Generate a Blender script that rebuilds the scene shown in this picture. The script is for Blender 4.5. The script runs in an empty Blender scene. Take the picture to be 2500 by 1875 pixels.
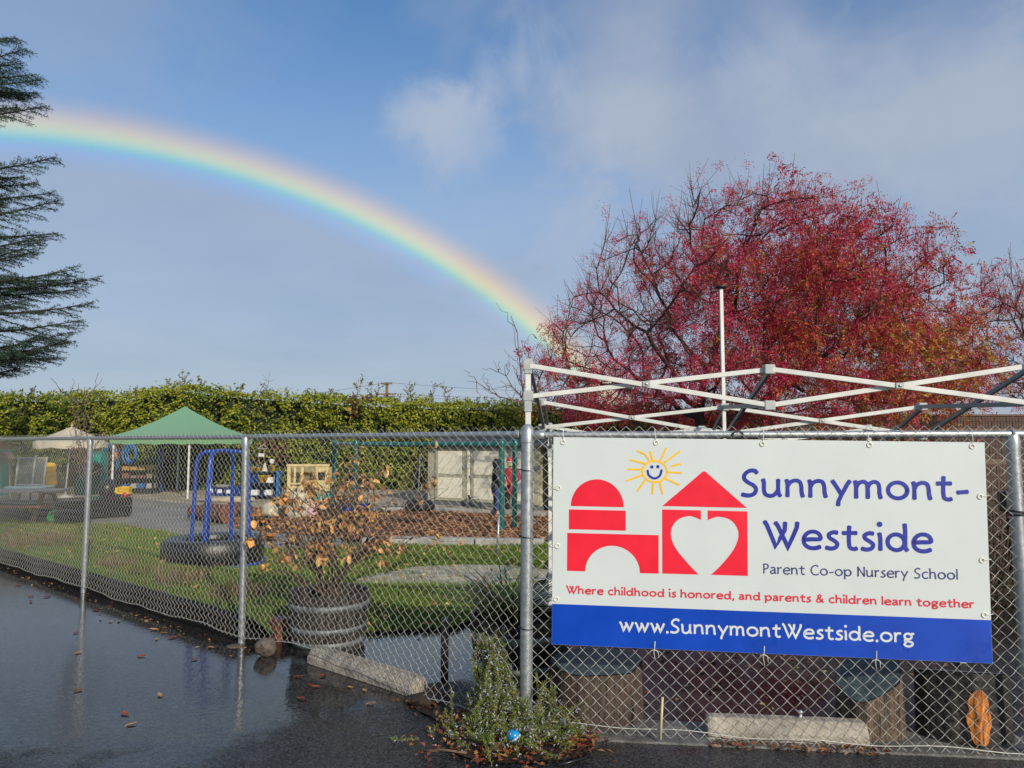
import bpy, bmesh, math, random
import numpy as np
from mathutils import Vector, Matrix
from mathutils.geometry import delaunay_2d_cdt

R = math.radians
random.seed(7)
rng = np.random.default_rng(11)
S = bpy.context.scene
COL = S.collection

# ------------------------------------------------------------------ camera
F, W0, H0, HZ, CAMZ = 1800.0, 2500.0, 1875.0, 1080.0, 1.73
PITCH = math.atan((HZ - H0 / 2) / F)
cd = bpy.data.cameras.new('camera'); cam = bpy.data.objects.new('camera', cd); COL.objects.link(cam)
cd.sensor_width = 36; cd.lens = F / W0 * 36; cd.clip_end = 3000; cd.clip_start = .05
cam.location = (0, 0, CAMZ); cam.rotation_euler = (math.pi / 2 + PITCH, 0, 0)
S.camera = cam

# ------------------------------------------------------------------ light
SUN_EL, ANTI_AZ = R(25), R(-29)          # sun height; the bow's centre lies 29 degrees left of the view
SUNV = Vector((-math.sin(ANTI_AZ) * math.cos(SUN_EL), -math.cos(ANTI_AZ) * math.cos(SUN_EL), math.sin(SUN_EL)))
sd = bpy.data.lights.new('sun', 'SUN'); sun = bpy.data.objects.new('sun', sd); COL.objects.link(sun)
sd.energy = 4.0; sd.angle = R(.53); sd.color = (1, .92, .78)
sun.rotation_euler = (-SUNV).to_track_quat('-Z', 'Y').to_euler()
S.view_settings.view_transform = 'Standard'; S.view_settings.look = 'None'
S.view_settings.exposure = 0; S.view_settings.gamma = 1

world = bpy.data.worlds.new('World'); S.world = world; world.use_nodes = True
wt = world.node_tree; wt.nodes.clear()
def WN(t, **k):
    n = wt.nodes.new(t)
    for a, b in k.items(): setattr(n, a, b)
    return n
def wl(a, b): wt.links.new(a, b)
def wmath(op, a, b=None, c=None, clamp=False):
    n = WN('ShaderNodeMath', operation=op); n.use_clamp = clamp
    for i, x in enumerate((a, b, c)):
        if x is None: continue
        if isinstance(x, (int, float)): n.inputs[i].default_value = x
        else: wl(x, n.inputs[i])
    return n.outputs[0]
def wmix(f, a, b, mode='MIX'):
    n = WN('ShaderNodeMix', data_type='RGBA', blend_type=mode, clamp_factor=True)
    for i, x in ((0, f), (6, a), (7, b)):
        if isinstance(x, (int, float)): n.inputs[i].default_value = x
        elif isinstance(x, tuple): n.inputs[i].default_value = (*x, 1)
        else: wl(x, n.inputs[i])
    return n.outputs[2]
STR = .15
sky = WN('ShaderNodeTexSky', sky_type='NISHITA', sun_disc=False)
sky.sun_elevation = SUN_EL
sky.sun_rotation = math.atan2(SUNV.x, SUNV.y)
sky.air_density = 1.0; sky.dust_density = .6; sky.ozone_density = 1.4; sky.altitude = 80
tc = WN('ShaderNodeTexCoord'); DIR = tc.outputs['Generated']
sep = WN('ShaderNodeSeparateXYZ'); wl(DIR, sep.inputs[0])
# cloud sheet: directions projected on a flat ceiling
zc = wmath('ADD', wmath('MAXIMUM', sep.outputs[2], 0.0), .16)
comb = WN('ShaderNodeCombineXYZ')
wl(wmath('DIVIDE', sep.outputs[0], zc), comb.inputs[0]); wl(wmath('DIVIDE', sep.outputs[1], zc), comb.inputs[1])
def noise(vec, scale, detail, rough, off=(0, 0, 0), dist=0.0):
    mp = WN('ShaderNodeMapping'); wl(vec, mp.inputs[0]); mp.inputs[1].default_value = off
    n = WN('ShaderNodeTexNoise'); wl(mp.outputs[0], n.inputs[0])
    n.inputs['Scale'].default_value = scale; n.inputs['Detail'].default_value = detail
    n.inputs['Roughness'].default_value = rough; n.inputs['Distortion'].default_value = dist
    return n.outputs[0]
n1 = noise(comb.outputs[0], .8, 7, .5, (1.9, .35, 0), .2)
n2 = noise(DIR, 3.2, 5, .5, (4.1, 0, 2.0), .2)
cl = wmath('ADD', wmath('MULTIPLY', n1, .7), wmath('MULTIPLY', n2, .3))
mr = WN('ShaderNodeMapRange', interpolation_type='SMOOTHSTEP'); wl(cl, mr.inputs[0])
mr.inputs[1].default_value = .40; mr.inputs[2].default_value = .60
# clouds thicken to an even veil toward the horizon
mh = WN('ShaderNodeMapRange', interpolation_type='SMOOTHSTEP'); wl(sep.outputs[2], mh.inputs[0])
mh.inputs[1].default_value = .58; mh.inputs[2].default_value = .10; mh.inputs[3].default_value = 0; mh.inputs[4].default_value = 1
# the rain curtain inside the bow is brighter and greyer than the sky outside it
ANTI = -SUNV
dot = WN('ShaderNodeVectorMath', operation='DOT_PRODUCT'); wl(DIR, dot.inputs[0]); dot.inputs[1].default_value = ANTI
ang = wmath('MULTIPLY', wmath('ARCCOSINE', dot.outputs['Value']), 180 / math.pi)
mi = WN('ShaderNodeMapRange', interpolation_type='SMOOTHSTEP'); wl(ang, mi.inputs[0])
mi.inputs[1].default_value = 46.2; mi.inputs[2].default_value = 42.5; mi.inputs[3].default_value = 0; mi.inputs[4].default_value = 1
cover = wmath('MAXIMUM', mr.outputs[0], mh.outputs[0])
def puff(px, py, r0, amp):                # a single soft cloud in one direction
    x = (px - W0 / 2) / F; z = -(py - H0 / 2) / F; v = Vector((x, math.cos(PITCH) - z * math.sin(PITCH), math.sin(PITCH) + z * math.cos(PITCH))).normalized()
    d = WN('ShaderNodeVectorMath', operation='DISTANCE'); wl(DIR, d.inputs[0]); d.inputs[1].default_value = v
    dd = wmath('ADD', d.outputs['Value'], wmath('MULTIPLY', wmath('SUBTRACT', noise(DIR, 7, 6, .6, (2, 5, 1), .4), .5), min(r0, 220) * .0017))
    m_ = WN('ShaderNodeMapRange', interpolation_type='SMOOTHSTEP'); wl(dd, m_.inputs[0]); m_.inputs[1].default_value = r0 / F; m_.inputs[2].default_value = -r0 / F * .15; m_.inputs[4].default_value = amp
    return m_.outputs[0]
for q in ((150, 120, 760, .62), (1450, 500, 460, .8), (1850, 320, 560, .85), (2300, 420, 760, .9), (2450, 100, 560, .75)): cover = wmath('MAXIMUM', cover, puff(*q))
cover = wmath('MAXIMUM', cover, wmath('MULTIPLY', mi.outputs[0], .95))
hsv = WN('ShaderNodeHueSaturation'); hsv.inputs['Saturation'].default_value = 1.3; hsv.inputs['Value'].default_value = 1.02
wl(sky.outputs[0], hsv.inputs['Color'])
n3 = noise(comb.outputs[0], 1.3, 6, .55, (7.3, 2.2, 0), .2)
cc = wmix(n3, (.27 / STR, .355 / STR, .50 / STR), (.43 / STR, .49 / STR, .60 / STR))
col = wmix(wmath('MULTIPLY', cover, .9), hsv.outputs[0], cc)
for q in ((1000, 285, 125, .62), (1120, 335, 130, .55), (1270, 165, 150, .5), (1560, 330, 260, .5), (1930, 260, 300, .5), (2380, 300, 330, .45), (1420, 560, 260, .45)): col = wmix(puff(*q), col, (.44 / STR, .515 / STR, .635 / STR))
# the rainbow: a cone of fixed angle about the point opposite the sun
rr = WN('ShaderNodeMapRange'); wl(ang, rr.inputs[0])
rr.inputs[1].default_value = 43.2; rr.inputs[2].default_value = 47.6
ramp = WN('ShaderNodeValToRGB'); wl(rr.outputs[0], ramp.inputs[0])
E_ = ramp.color_ramp; E_.interpolation = 'B_SPLINE'
stops = [(0, (0, 0, 0)), (.10, (.015, .01, .03)), (.20, (.04, .02, .06)), (.29, (.0, .09, .06)), (.37, (.08, .20, .02)), (.46, (.29, .25, 0)),
         (.57, (.36, .19, 0)), (.69, (.25, .10, 0)), (.83, (.10, .035, 0)), (1, (0, 0, 0))]
while len(E_.elements) < len(stops): E_.elements.new(.5)
for e, (p, c) in zip(E_.elements, stops): e.position = p; e.color = (*c, 1)
bow = WN('ShaderNodeVectorMath', operation='SCALE'); wl(ramp.outputs[0], bow.inputs[0]); bow.inputs['Scale'].default_value = 1.0 / STR
ramp2 = WN('ShaderNodeValToRGB'); wl(rr.outputs[0], ramp2.inputs[0]); E2 = ramp2.color_ramp; E2.interpolation = 'B_SPLINE'
st2 = [(.22, (1, 1, 1)), (.36, (.97, 1, .93)), (.48, (1, .99, .82)), (.60, (1, .96, .82)), (.74, (1, .97, .90)), (.95, (1, 1, 1))]
while len(E2.elements) < len(st2): E2.elements.new(.5)
for e, (p, c) in zip(E2.elements, st2): e.position = p; e.color = (*c, 1)
col = wmix(1.0, col, ramp2.outputs[0], 'MULTIPLY')
add = WN('ShaderNodeVectorMath', operation='ADD'); wl(col, add.inputs[0]); wl(bow.outputs[0], add.inputs[1])
bg = WN('ShaderNodeBackground'); wl(add.outputs[0], bg.inputs[0]); bg.inputs[1].default_value = STR
wo = WN('ShaderNodeOutputWorld'); wl(bg.outputs[0], wo.inputs[0])

# ------------------------------------------------------------------ pixel -> place
def ray(px, py):
    x = (px - W0 / 2) / F; z = -(py - H0 / 2) / F
    return Vector((x, math.cos(PITCH) - z * math.sin(PITCH), math.sin(PITCH) + z * math.cos(PITCH)))
def G(px, py, z=0.0):                     # where a pixel meets level z
    d = ray(px, py); t = (z - CAMZ) / d.z
    return Vector((d.x * t, d.y * t, z))
def At(px, py, Y):                        # a pixel at forward distance Y
    d = ray(px, py); t = Y / d.y
    return Vector((d.x * t, Y, CAMZ + d.z * t))
def sstep(a, b, x):
    t = min(1, max(0, (x - a) / (b - a))); return t * t * (3 - 2 * t)

# ------------------------------------------------------------------ materials
MATS = {}
def _new(name):
    m = bpy.data.materials.new(name); m.use_nodes = True
    return m, m.node_tree, m.node_tree.nodes['Principled BSDF']
def mat(name, base=(.5, .5, .5), rough=.6, metal=0.0, var=.18, scale=14.0, bump=0.0, bscale=60.0, spec=.5, streak=None, base2=None, coat=0.0, rvar=.15):
    if name in MATS: return MATS[name]
    m, nt, bs = _new(name)
    N, L = nt.nodes, nt.links
    t = N.new('ShaderNodeTexCoord'); mp = N.new('ShaderNodeMapping'); L.new(t.outputs['Object'], mp.inputs[0])
    if streak: mp.inputs[3].default_value = streak
    nz = N.new('ShaderNodeTexNoise'); L.new(mp.outputs[0], nz.inputs[0]); nz.inputs['Scale'].default_value = scale; nz.inputs['Detail'].default_value = 6; nz.inputs['Roughness'].default_value = .62
    cr = N.new('ShaderNodeValToRGB'); L.new(nz.outputs[0], cr.inputs[0])
    lo = base2 if base2 else tuple(c * (1 - var * 1.6) for c in base); hi = base if base2 else tuple(min(1, c * (1 + var)) for c in base)
    cr.color_ramp.elements[0].position = .33; cr.color_ramp.elements[1].position = .68
    cr.color_ramp.elements[0].color = (*lo, 1); cr.color_ramp.elements[1].color = (*hi, 1)
    L.new(cr.outputs[0], bs.inputs['Base Color'])
    mr_ = N.new('ShaderNodeMapRange'); L.new(nz.outputs[0], mr_.inputs[0]); mr_.inputs[1].default_value = .3; mr_.inputs[2].default_value = .7
    mr_.inputs[3].default_value = max(.02, rough - rvar * rough); mr_.inputs[4].default_value = min(1, rough + rvar * rough); L.new(mr_.outputs[0], bs.inputs['Roughness'])
    bs.inputs['Metallic'].default_value = metal; bs.inputs['Specular IOR Level'].default_value = spec
    if coat: bs.inputs['Coat Weight'].default_value = coat; bs.inputs['Coat Roughness'].default_value = .08
    if bump:
        n2_ = N.new('ShaderNodeTexNoise'); L.new(mp.outputs[0], n2_.inputs[0]); n2_.inputs['Scale'].default_value = bscale; n2_.inputs['Detail'].default_value = 5
        bp = N.new('ShaderNodeBump'); L.new(n2_.outputs[0], bp.inputs['Height']); bp.inputs['Strength'].default_value = bump; bp.inputs['Distance'].default_value = .02
        L.new(bp.outputs[0], bs.inputs['Normal'])
    MATS[name] = m; return m
def leafmat(name, rough=.45, trans=.25, spec=.4):
    if name in MATS: return MATS[name]
    m, nt, bs = _new(name); N, L = nt.nodes, nt.links
    at = N.new('ShaderNodeAttribute'); at.attribute_name = 'tint'
    L.new(at.outputs['Color'], bs.inputs['Base Color']); bs.inputs['Roughness'].default_value = rough; bs.inputs['Specular IOR Level'].default_value = spec
    tr = N.new('ShaderNodeBsdfTranslucent'); L.new(at.outputs['Color'], tr.inputs[0])
    mx = N.new('ShaderNodeMixShader'); mx.inputs[0].default_value = trans
    L.new(bs.outputs[0], mx.inputs[1]); L.new(tr.outputs[0], mx.inputs[2]); L.new(mx.outputs[0], N['Material Output'].inputs[0])
    MATS[name] = m; return m

# ------------------------------------------------------------------ objects
WL = {}
def link(name, data, parent=None, loc=None):
    o = bpy.data.objects.new(name, data); COL.objects.link(o)
    if parent is not None: o.parent = parent
    if loc is not None: o.location = loc
    return o
def tag(o, label=None, cat=None, group=None, kind=None):
    if label: o['label'] = label
    if cat: o['category'] = cat
    if group: o['group'] = group
    if kind: o['kind'] = kind
    return o
def thing(name, label, cat, loc, group=None):
    o = link(name, None, None, loc); o.empty_display_size = .1
    WL[o] = Vector(loc); return tag(o, label, cat, group)
def finish(name, me, m, parent=None, smooth=False, bev=0.0, segs=2):
    for p_ in (m if isinstance(m, (list, tuple)) else [m]): me.materials.append(p_)
    if parent is not None:
        off = WL[parent]; me.transform(Matrix.Translation(-off)); o = link(name, me, parent); WL[o] = off
    else:
        n = len(me.vertices); c = np.empty(n * 3); me.vertices.foreach_get('co', c); c = c.reshape(-1, 3)
        off = Vector(((c[:, 0].min() + c[:, 0].max()) / 2, (c[:, 1].min() + c[:, 1].max()) / 2, c[:, 2].min()))
        me.transform(Matrix.Translation(-off)); o = link(name, me, None, off); WL[o] = off
    if smooth: me.polygons.foreach_set('use_smooth', [True] * len(me.polygons))
    if bev:
        b = o.modifiers.new('bevel', 'BEVEL'); b.width = bev; b.segments = segs; b.limit_method = 'ANGLE'; b.angle_limit = R(40)
    me.update(); return o
def np_mesh(name, V, Fc, tint=None):
    V = np.asarray(V, dtype=np.float32).reshape(-1, 3); Fc = np.asarray(Fc, dtype=np.int32)
    m, k = Fc.shape; me = bpy.data.meshes.new(name)
    me.vertices.add(len(V)); me.vertices.foreach_set('co', V.ravel())
    me.loops.add(m * k); me.loops.foreach_set('vertex_index', Fc.ravel())
    me.polygons.add(m); me.polygons.foreach_set('loop_start', np.arange(0, m * k, k, dtype=np.int32))
    try: me.polygons.foreach_set('loop_total', np.full(m, k, dtype=np.int32))
    except Exception: pass
    if tint is not None:
        a = me.attributes.new('tint', 'FLOAT_COLOR', 'FACE')
        t = np.ones((m, 4), np.float32); t[:, :3] = np.clip(tint, 0, 1); a.data.foreach_set('color', t.ravel())
    me.update(calc_edges=True); return me

class MB:
    def __init__(s): s.v = []; s.f = []
    def add(s, vs, fs):
        n = len(s.v); s.v += [Vector(x) for x in vs]; s.f += [tuple(i + n for i in f) for f in fs]; return s
    def box(s, c, sz, rz=0.0, M=None):
        M = M or Matrix.Rotation(rz, 3, 'Z'); c = Vector(c); h = Vector(sz) / 2
        vs = [c + M @ Vector((x * h.x, y * h.y, z * h.z)) for x, y, z in ((-1, -1, -1), (1, -1, -1), (1, 1, -1), (-1, 1, -1), (-1, -1, 1), (1, -1, 1), (1, 1, 1), (-1, 1, 1))]
        return s.add(vs, [(0, 3, 2, 1), (4, 5, 6, 7), (0, 1, 5, 4), (1, 2, 6, 5), (2, 3, 7, 6), (3, 0, 4, 7)])
    def beam(s, p, q, w, h):
        p, q = Vector(p), Vector(q); t = (q - p); L = t.length; t.normalize()
        up = Vector((0, 0, 1)) if abs(t.z) < .95 else Vector((0, 1, 0))
        a = t.cross(up).normalized(); b = a.cross(t).normalized()
        M = Matrix((a, t, b)).transposed()
        return s.box((p + q) / 2, (w, L, h), M=M)
    def tube(s, pts, r, n=6, cap=True):
        pts = [Vector(p) for p in pts]; rs = r if isinstance(r, (list, tuple)) else [r] * len(pts)
        base = len(s.v); t0 = (pts[1] - pts[0]).normalized()
        a = t0.orthogonal().normalized()
        for i, p in enumerate(pts):
            t = (pts[min(i + 1, len(pts) - 1)] - pts[max(i - 1, 0)])
            t = t.normalized() if t.length > 1e-9 else t0
            a = (a - t * a.dot(t)); a = a.normalized() if a.length > 1e-6 else t.orthogonal().normalized()
            b = t.cross(a)
            for k in range(n):
                th = 2 * math.pi * k / n; s.v.append(p + (a * math.cos(th) + b * math.sin(th)) * rs[i])
        for i in range(len(pts) - 1):
            for k in range(n):
                A = base + i * n; k2 = (k + 1) % n
                s.f.append((A + k, A + k2, A + n + k2, A + n + k))
        if cap:
            s.f.append(tuple(base + k for k in reversed(range(n)))); e = base + (len(pts) - 1) * n; s.f.append(tuple(e + k for k in range(n)))
        return s
    def lathe(s, prof, n=24, c=(0, 0, 0), M=None, sx=1, sy=1):
        base = len(s.v); c = Vector(c); M = M or Matrix.Identity(3)
        for r, z in prof:
            for k in range(n):
                th = 2 * math.pi * k / n; s.v.append(c + M @ Vector((r * sx * math.cos(th), r * sy * math.sin(th), z)))
        for i in range(len(prof) - 1):
            for k in range(n):
                A = base + i * n; k2 = (k + 1) % n; s.f.append((A + k, A + k2, A + n + k2, A + n + k))
        if prof[0][0] > 1e-4: s.f.append(tuple(base + k for k in reversed(range(n))))
        if prof[-1][0] > 1e-4: e = base + (len(prof) - 1) * n; s.f.append(tuple(e + k for k in range(n)))
        return s
    def torus(s, c, R_, r, n=24, m=8, M=None, a0=0, a1=2 * math.pi):
        c = Vector(c); M = M or Matrix.Identity(3); full = abs(a1 - a0 - 2 * math.pi) < 1e-6; base = len(s.v); nn = n if full else n + 1
        for i in range(nn):
            th = a0 + (a1 - a0) * i / n
            for k in range(m):
                ph = 2 * math.pi * k / m
                s.v.append(c + M @ Vector(((R_ + r * math.cos(ph)) * math.cos(th), (R_ + r * math.cos(ph)) * math.sin(th), r * math.sin(ph))))
        for i in range(n):
            j = (i + 1) % nn
            for k in range(m):
                k2 = (k + 1) % m; s.f.append((base + i * m + k, base + j * m + k, base + j * m + k2, base + i * m + k2))
        return s
    def mesh(s, name):
        me = bpy.data.meshes.new(name); me.from_pydata([tuple(v) for v in s.v], [], s.f); me.update(); return me
    def build(s, name, m, parent=None, smooth=False, bev=0.0, label=None, cat=None, group=None, kind=None):
        o = finish(name, s.mesh(name), m, parent, smooth, bev); return tag(o, label, cat, group, kind)
def autosmooth(o, deg=40):
    me = o.data
    try: me.set_sharp_from_angle(angle=R(deg))
    except Exception: pass
    me.polygons.foreach_set('use_smooth', [True] * len(me.polygons)); return o

def segs_mesh(P0, P1, R0, R1, n=5):
    P0, P1 = np.asarray(P0, float), np.asarray(P1, float); R0, R1 = np.asarray(R0, float), np.asarray(R1, float)
    t = P1 - P0; L = np.linalg.norm(t, axis=1, keepdims=True); t = t / np.maximum(L, 1e-9)
    ref = np.where(np.abs(t[:, 2:3]) < .9, np.array([[0, 0, 1.0]]), np.array([[1.0, 0, 0]]))
    a = np.cross(t, ref); a /= np.linalg.norm(a, axis=1, keepdims=True); b = np.cross(t, a)
    th = np.arange(n) * 2 * math.pi / n
    ring = a[:, None, :] * np.cos(th)[None, :, None] + b[:, None, :] * np.sin(th)[None, :, None]
    V = np.concatenate([P0[:, None] + ring * R0[:, None, None], P1[:, None] + ring * R1[:, None, None]], 1)
    k = np.arange(n); k2 = (k + 1) % n
    f = np.stack([k, k2, n + k2, n + k], 1)
    Fc = (np.arange(len(P0)) * 2 * n)[:, None, None] + f[None]
    return V.reshape(-1, 3), Fc.reshape(-1, 4)
def rand_rot(n, tilt=None):
    q = rng.normal(size=(n, 4)); q /= np.linalg.norm(q, axis=1, keepdims=True)
    w, x, y, z = q.T
    return np.stack([np.stack([1 - 2 * (y * y + z * z), 2 * (x * y - z * w), 2 * (x * z + y * w)], 1),
                     np.stack([2 * (x * y + z * w), 1 - 2 * (x * x + z * z), 2 * (y * z - x * w)], 1),
                     np.stack([2 * (x * z - y * w), 2 * (y * z + x * w), 1 - 2 * (x * x + y * y)], 1)], 1)
def frames(d, up=None):                   # rows: along d, side, normal
    d = d / np.maximum(np.linalg.norm(d, axis=1, keepdims=True), 1e-9)
    r_ = rng.normal(size=d.shape) if up is None else np.broadcast_to(np.asarray(up, float), d.shape) + rng.normal(size=d.shape) * .35
    s_ = np.cross(d, r_); s_ /= np.maximum(np.linalg.norm(s_, axis=1, keepdims=True), 1e-9)
    return d, s_, np.cross(s_, d)
def leaf_quads(P, D, Ln, Wd, up=None, fold=.25):
    d, s_, n_ = frames(D, up); Ln = np.asarray(Ln)[:, None] * np.ones((len(P), 1)); Wd = np.asarray(Wd)[:, None] * np.ones((len(P), 1))
    b = P; tip = P + d * Ln; mid = P + d * Ln * .45 - n_ * Wd * fold
    l = mid + s_ * Wd / 2 + n_ * Wd * fold * 2; r_ = mid - s_ * Wd / 2 + n_ * Wd * fold * 2
    V = np.stack([b, r_, tip, l], 1).reshape(-1, 3); i = np.arange(len(P))[:, None] * 4
    Fc = np.concatenate([i + np.array([[0, 1, 2]]), i + np.array([[0, 2, 3]])], 1).reshape(-1, 3)
    return V, Fc
def inpoly(P, poly):
    x, y = P[:, 0], P[:, 1]; ins = np.zeros(len(P), bool); n = len(poly)
    for i in range(n):
        x1, y1 = poly[i][:2]; x2, y2 = poly[(i + 1) % n][:2]
        c = (y1 > y) != (y2 > y)
        with np.errstate(divide='ignore', invalid='ignore'): ins ^= c & (x < (x2 - x1) * (y - y1) / (y2 - y1 + 1e-12) + x1)
    return ins
def sheet(name, poly, zf, cell, m, kind='structure'):
    poly = [Vector((p[0], p[1])) for p in poly]; pts = []
    for i, p in enumerate(poly):
        q = poly[(i + 1) % len(poly)]; k = max(1, int((q - p).length / cell))
        pts += [p.lerp(q, j / k) for j in range(k)]
    nb = len(pts); xs = [p.x for p in poly]; ys = [p.y for p in poly]
    gx = np.arange(min(xs), max(xs), cell); gy = np.arange(min(ys), max(ys), cell)
    g = np.stack(np.meshgrid(gx, gy), -1).reshape(-1, 2) + rng.uniform(-.2, .2, (len(gx) * len(gy), 2)) * cell
    g = g[inpoly(g, poly)]
    allp = pts + [Vector(p) for p in g.tolist()]
    v, e, f, *_ = delaunay_2d_cdt(allp, [(i, (i + 1) % nb) for i in range(nb)], [], 1, 1e-5)
    me = bpy.data.meshes.new(name); me.from_pydata([(p.x, p.y, zf(p.x, p.y)) for p in v], [], [tuple(x) for x in f]); me.update()
    o = finish(name, me, m, None, True); return tag(o, kind=kind)
def vnoise(P, sc, seed=0):                # cheap smooth value noise
    P = np.asarray(P, float) * sc; i = np.floor(P).astype(np.int64); f = P - i; f = f * f * (3 - 2 * f)
    def h(a):
        n = a[..., 0] * 374761393 + a[..., 1] * 668265263 + a[..., 2] * 1274126177 + seed * 974711
        n = (n ^ (n >> 13)) * 1274126177; n = n ^ (n >> 16); return (n & 0xffff) / 65535.0
    out = 0
    for dx in (0, 1):
        for dy in (0, 1):
            for dz in (0, 1):
                w = (f[:, 0] if dx else 1 - f[:, 0]) * (f[:, 1] if dy else 1 - f[:, 1]) * (f[:, 2] if dz else 1 - f[:, 2])
                out = out + w * h(i + np.array([dx, dy, dz]))
    return out

# ================================================================== setting
def asphalt_mat():
    m, nt, bs = _new('wet_asphalt'); N, L = nt.nodes, nt.links
    t = N.new('ShaderNodeTexCoord'); P = t.outputs['Object']
    def nz(scale, det=5, rough=.55, off=None):
        n = N.new('ShaderNodeTexNoise'); n.inputs['Scale'].default_value = scale; n.inputs['Detail'].default_value = det; n.inputs['Roughness'].default_value = rough
        mp = N.new('ShaderNodeMapping'); L.new(P, mp.inputs[0])
        if off: mp.inputs[1].default_value = off
        L.new(mp.outputs[0], n.inputs[0]); return n.outputs[0]
    def mrange(x, a, b, c, d):
        n = N.new('ShaderNodeMapRange'); n.interpolation_type = 'SMOOTHSTEP'; L.new(x, n.inputs[0])
        for i, v in enumerate((a, b, c, d)): n.inputs[i + 1].default_value = v
        return n.outputs[0]
    def mth(op, a, b):
        n = N.new('ShaderNodeMath'); n.operation = op
        for i, x in enumerate((a, b)):
            if isinstance(x, (int, float)): n.inputs[i].default_value = x
            else: L.new(x, n.inputs[i])
        return n.outputs[0]
    sp = N.new('ShaderNodeSeparateXYZ'); L.new(P, sp.inputs[0])
    # low spot: standing water lies along the fence, the lot rises gently toward the viewer and to the right
    lie = mth('ADD', mth('MULTIPLY', sp.outputs[1], .30), mth('MULTIPLY', sp.outputs[0], -.10))
    h = mth('SUBTRACT', mth('ADD', nz(.55, 5, .5, (3.1, 1.7, 0)), mth('MULTIPLY', nz(3.4, 5, .6), .30)), mth('MULTIPLY', mth('MINIMUM', mth('SUBTRACT', lie, 1.42), .7), .55))
    dry = mrange(h, .46, .80, 0, 1)       # 0 = standing water film, 1 = merely wet
    agg = N.new('ShaderNodeTexVoronoi'); agg.inputs['Scale'].default_value = 95; L.new(P, agg.inputs[0])
    grit = nz(70, 4, .65)
    cr = N.new('ShaderNodeValToRGB'); L.new(agg.outputs['Color'], cr.inputs[0])
    cr.color_ramp.elements[0].color = (.007, .007, .008, 1); cr.color_ramp.elements[0].position = .35; cr.color_ramp.elements[1].color = (.085, .085, .088, 1); cr.color_ramp.elements[1].position = .95  # pale stones; the colour speckle also paints in glints of the rough surface
    stain = N.new('ShaderNodeMix'); stain.data_type = 'RGBA'; stain.blend_type = 'MULTIPLY'; stain.inputs[0].default_value = .5
    L.new(cr.outputs[0], stain.inputs[6]); L.new(nz(2.2, 6), stain.inputs[7])
    L.new(stain.outputs[2], bs.inputs['Base Color'])
    L.new(mth('ADD', mrange(dry, 0, 1, .012, .17), mth('MULTIPLY', nz(9, 4), .03)), bs.inputs['Roughness'])
    bs.inputs['IOR'].default_value = 1.58; bs.inputs['Specular IOR Level'].default_value = .5
    hh = mth('ADD', mth('MULTIPLY', mth('SUBTRACT', 1.0, agg.outputs['Distance']), .5), mth('MULTIPLY', grit, .5))
    b1 = N.new('ShaderNodeBump'); L.new(hh, b1.inputs['Height']); b1.inputs['Distance'].default_value = .016
    L.new(mrange(dry, .0, 1, .02, .62), b1.inputs['Strength'])
    rip = N.new('ShaderNodeTexNoise'); L.new(P, rip.inputs[0]); rip.inputs['Scale'].default_value = 26; rip.inputs['Detail'].default_value = 3
    b2 = N.new('ShaderNodeBump'); L.new(rip.outputs[0], b2.inputs['Height']); b2.inputs['Distance'].default_value = .006; b2.inputs['Strength'].default_value = .22
    L.new(b1.outputs[0], b2.inputs['Normal']); L.new(b2.outputs[0], bs.inputs['Normal'])
    return m
gm = asphalt_mat()
me = bpy.data.meshes.new('ground'); s_ = 700
me.from_pydata([(-s_, -s_, 0), (s_, -s_, 0), (s_, s_, 0), (-s_, s_, 0)], [], [(0, 1, 2, 3)])
me.materials.append(gm); tag(link('ground', me), kind='structure')

# fence lines
C0 = Vector((.083, 4.525, 0)); PL2 = G(574, 1574); PL3 = G(204, 1446)
DL = (PL3 - C0).normalized(); NL = Vector((-DL.y, DL.x, 0));
if NL.dot(-PL2) < 0: NL = -NL             # toward the viewer
PR = Vector((2.872, 4.215, 0)); DR = (PR - C0).normalized(); NR = Vector((DR.y, -DR.x, 0))
if NR.dot(-PR) < 0: NR = -NR
def ltd(x, y):                            # along / behind the left fence
    d = Vector((x, y, 0)) - C0; return d.dot(DL), -d.dot(NL)
def lawn_z(x, y):
    t, d = ltd(x, y)
    return .028 + .15 * sstep(2.7, 3.5, t) * (1 - sstep(.6, 3.4, d)) + .012 * math.sin(x * 1.7 + y) * sstep(.3, 1, d)
def offL(t, d): return C0 + DL * t - NL * d
lawn_poly = [offL(3.25, .16)] + [G(*p) for p in ((612, 1552), (660, 1566), (760, 1560), (872, 1550), (990, 1543), (1104, 1537), (1170, 1515), (1235, 1470), (1300, 1440), (1345, 1350), (1345, 1334), (1150, 1334), (930, 1336), (760, 1343), (600, 1346), (500, 1326), (400, 1303), (300, 1290), (210, 1288), (0, 1292))] + [offL(15.5, 3.2), offL(15.5, .16)]
mlawn = mat('lawn_soil', (.075, .115, .022), .85, var=.4, scale=3, bump=.6, bscale=90, base2=(.05, .045, .018))
lawn = sheet('lawn', lawn_poly, lawn_z, .22, mlawn)
dirt_poly = [G(*p) for p in ((880, 1452), (980, 1446), (1100, 1446), (1230, 1440), (1330, 1420), (1340, 1395), (1250, 1384), (1120, 1384), (1010, 1392), (920, 1412), (860, 1434))]
sheet('dirt_patch', dirt_poly, lambda x, y: lawn_z(x, y) + .006, .3, mat('wet_sand', (.62, .55, .42), .14, var=.25, scale=2.6, bump=.3, bscale=30, base2=(.30, .25, .17)))
path_poly = [G(*p) for p in ((-500, 1262), (-500, 1294), (0, 1294), (210, 1290), (300, 1292), (400, 1305), (500, 1328), (600, 1348), (760, 1345), (860, 1340), (830, 1318), (700, 1305), (560, 1290), (560, 1262), (600, 1240), (480, 1233), (330, 1218), (200, 1215), (-500, 1215))]
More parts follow.
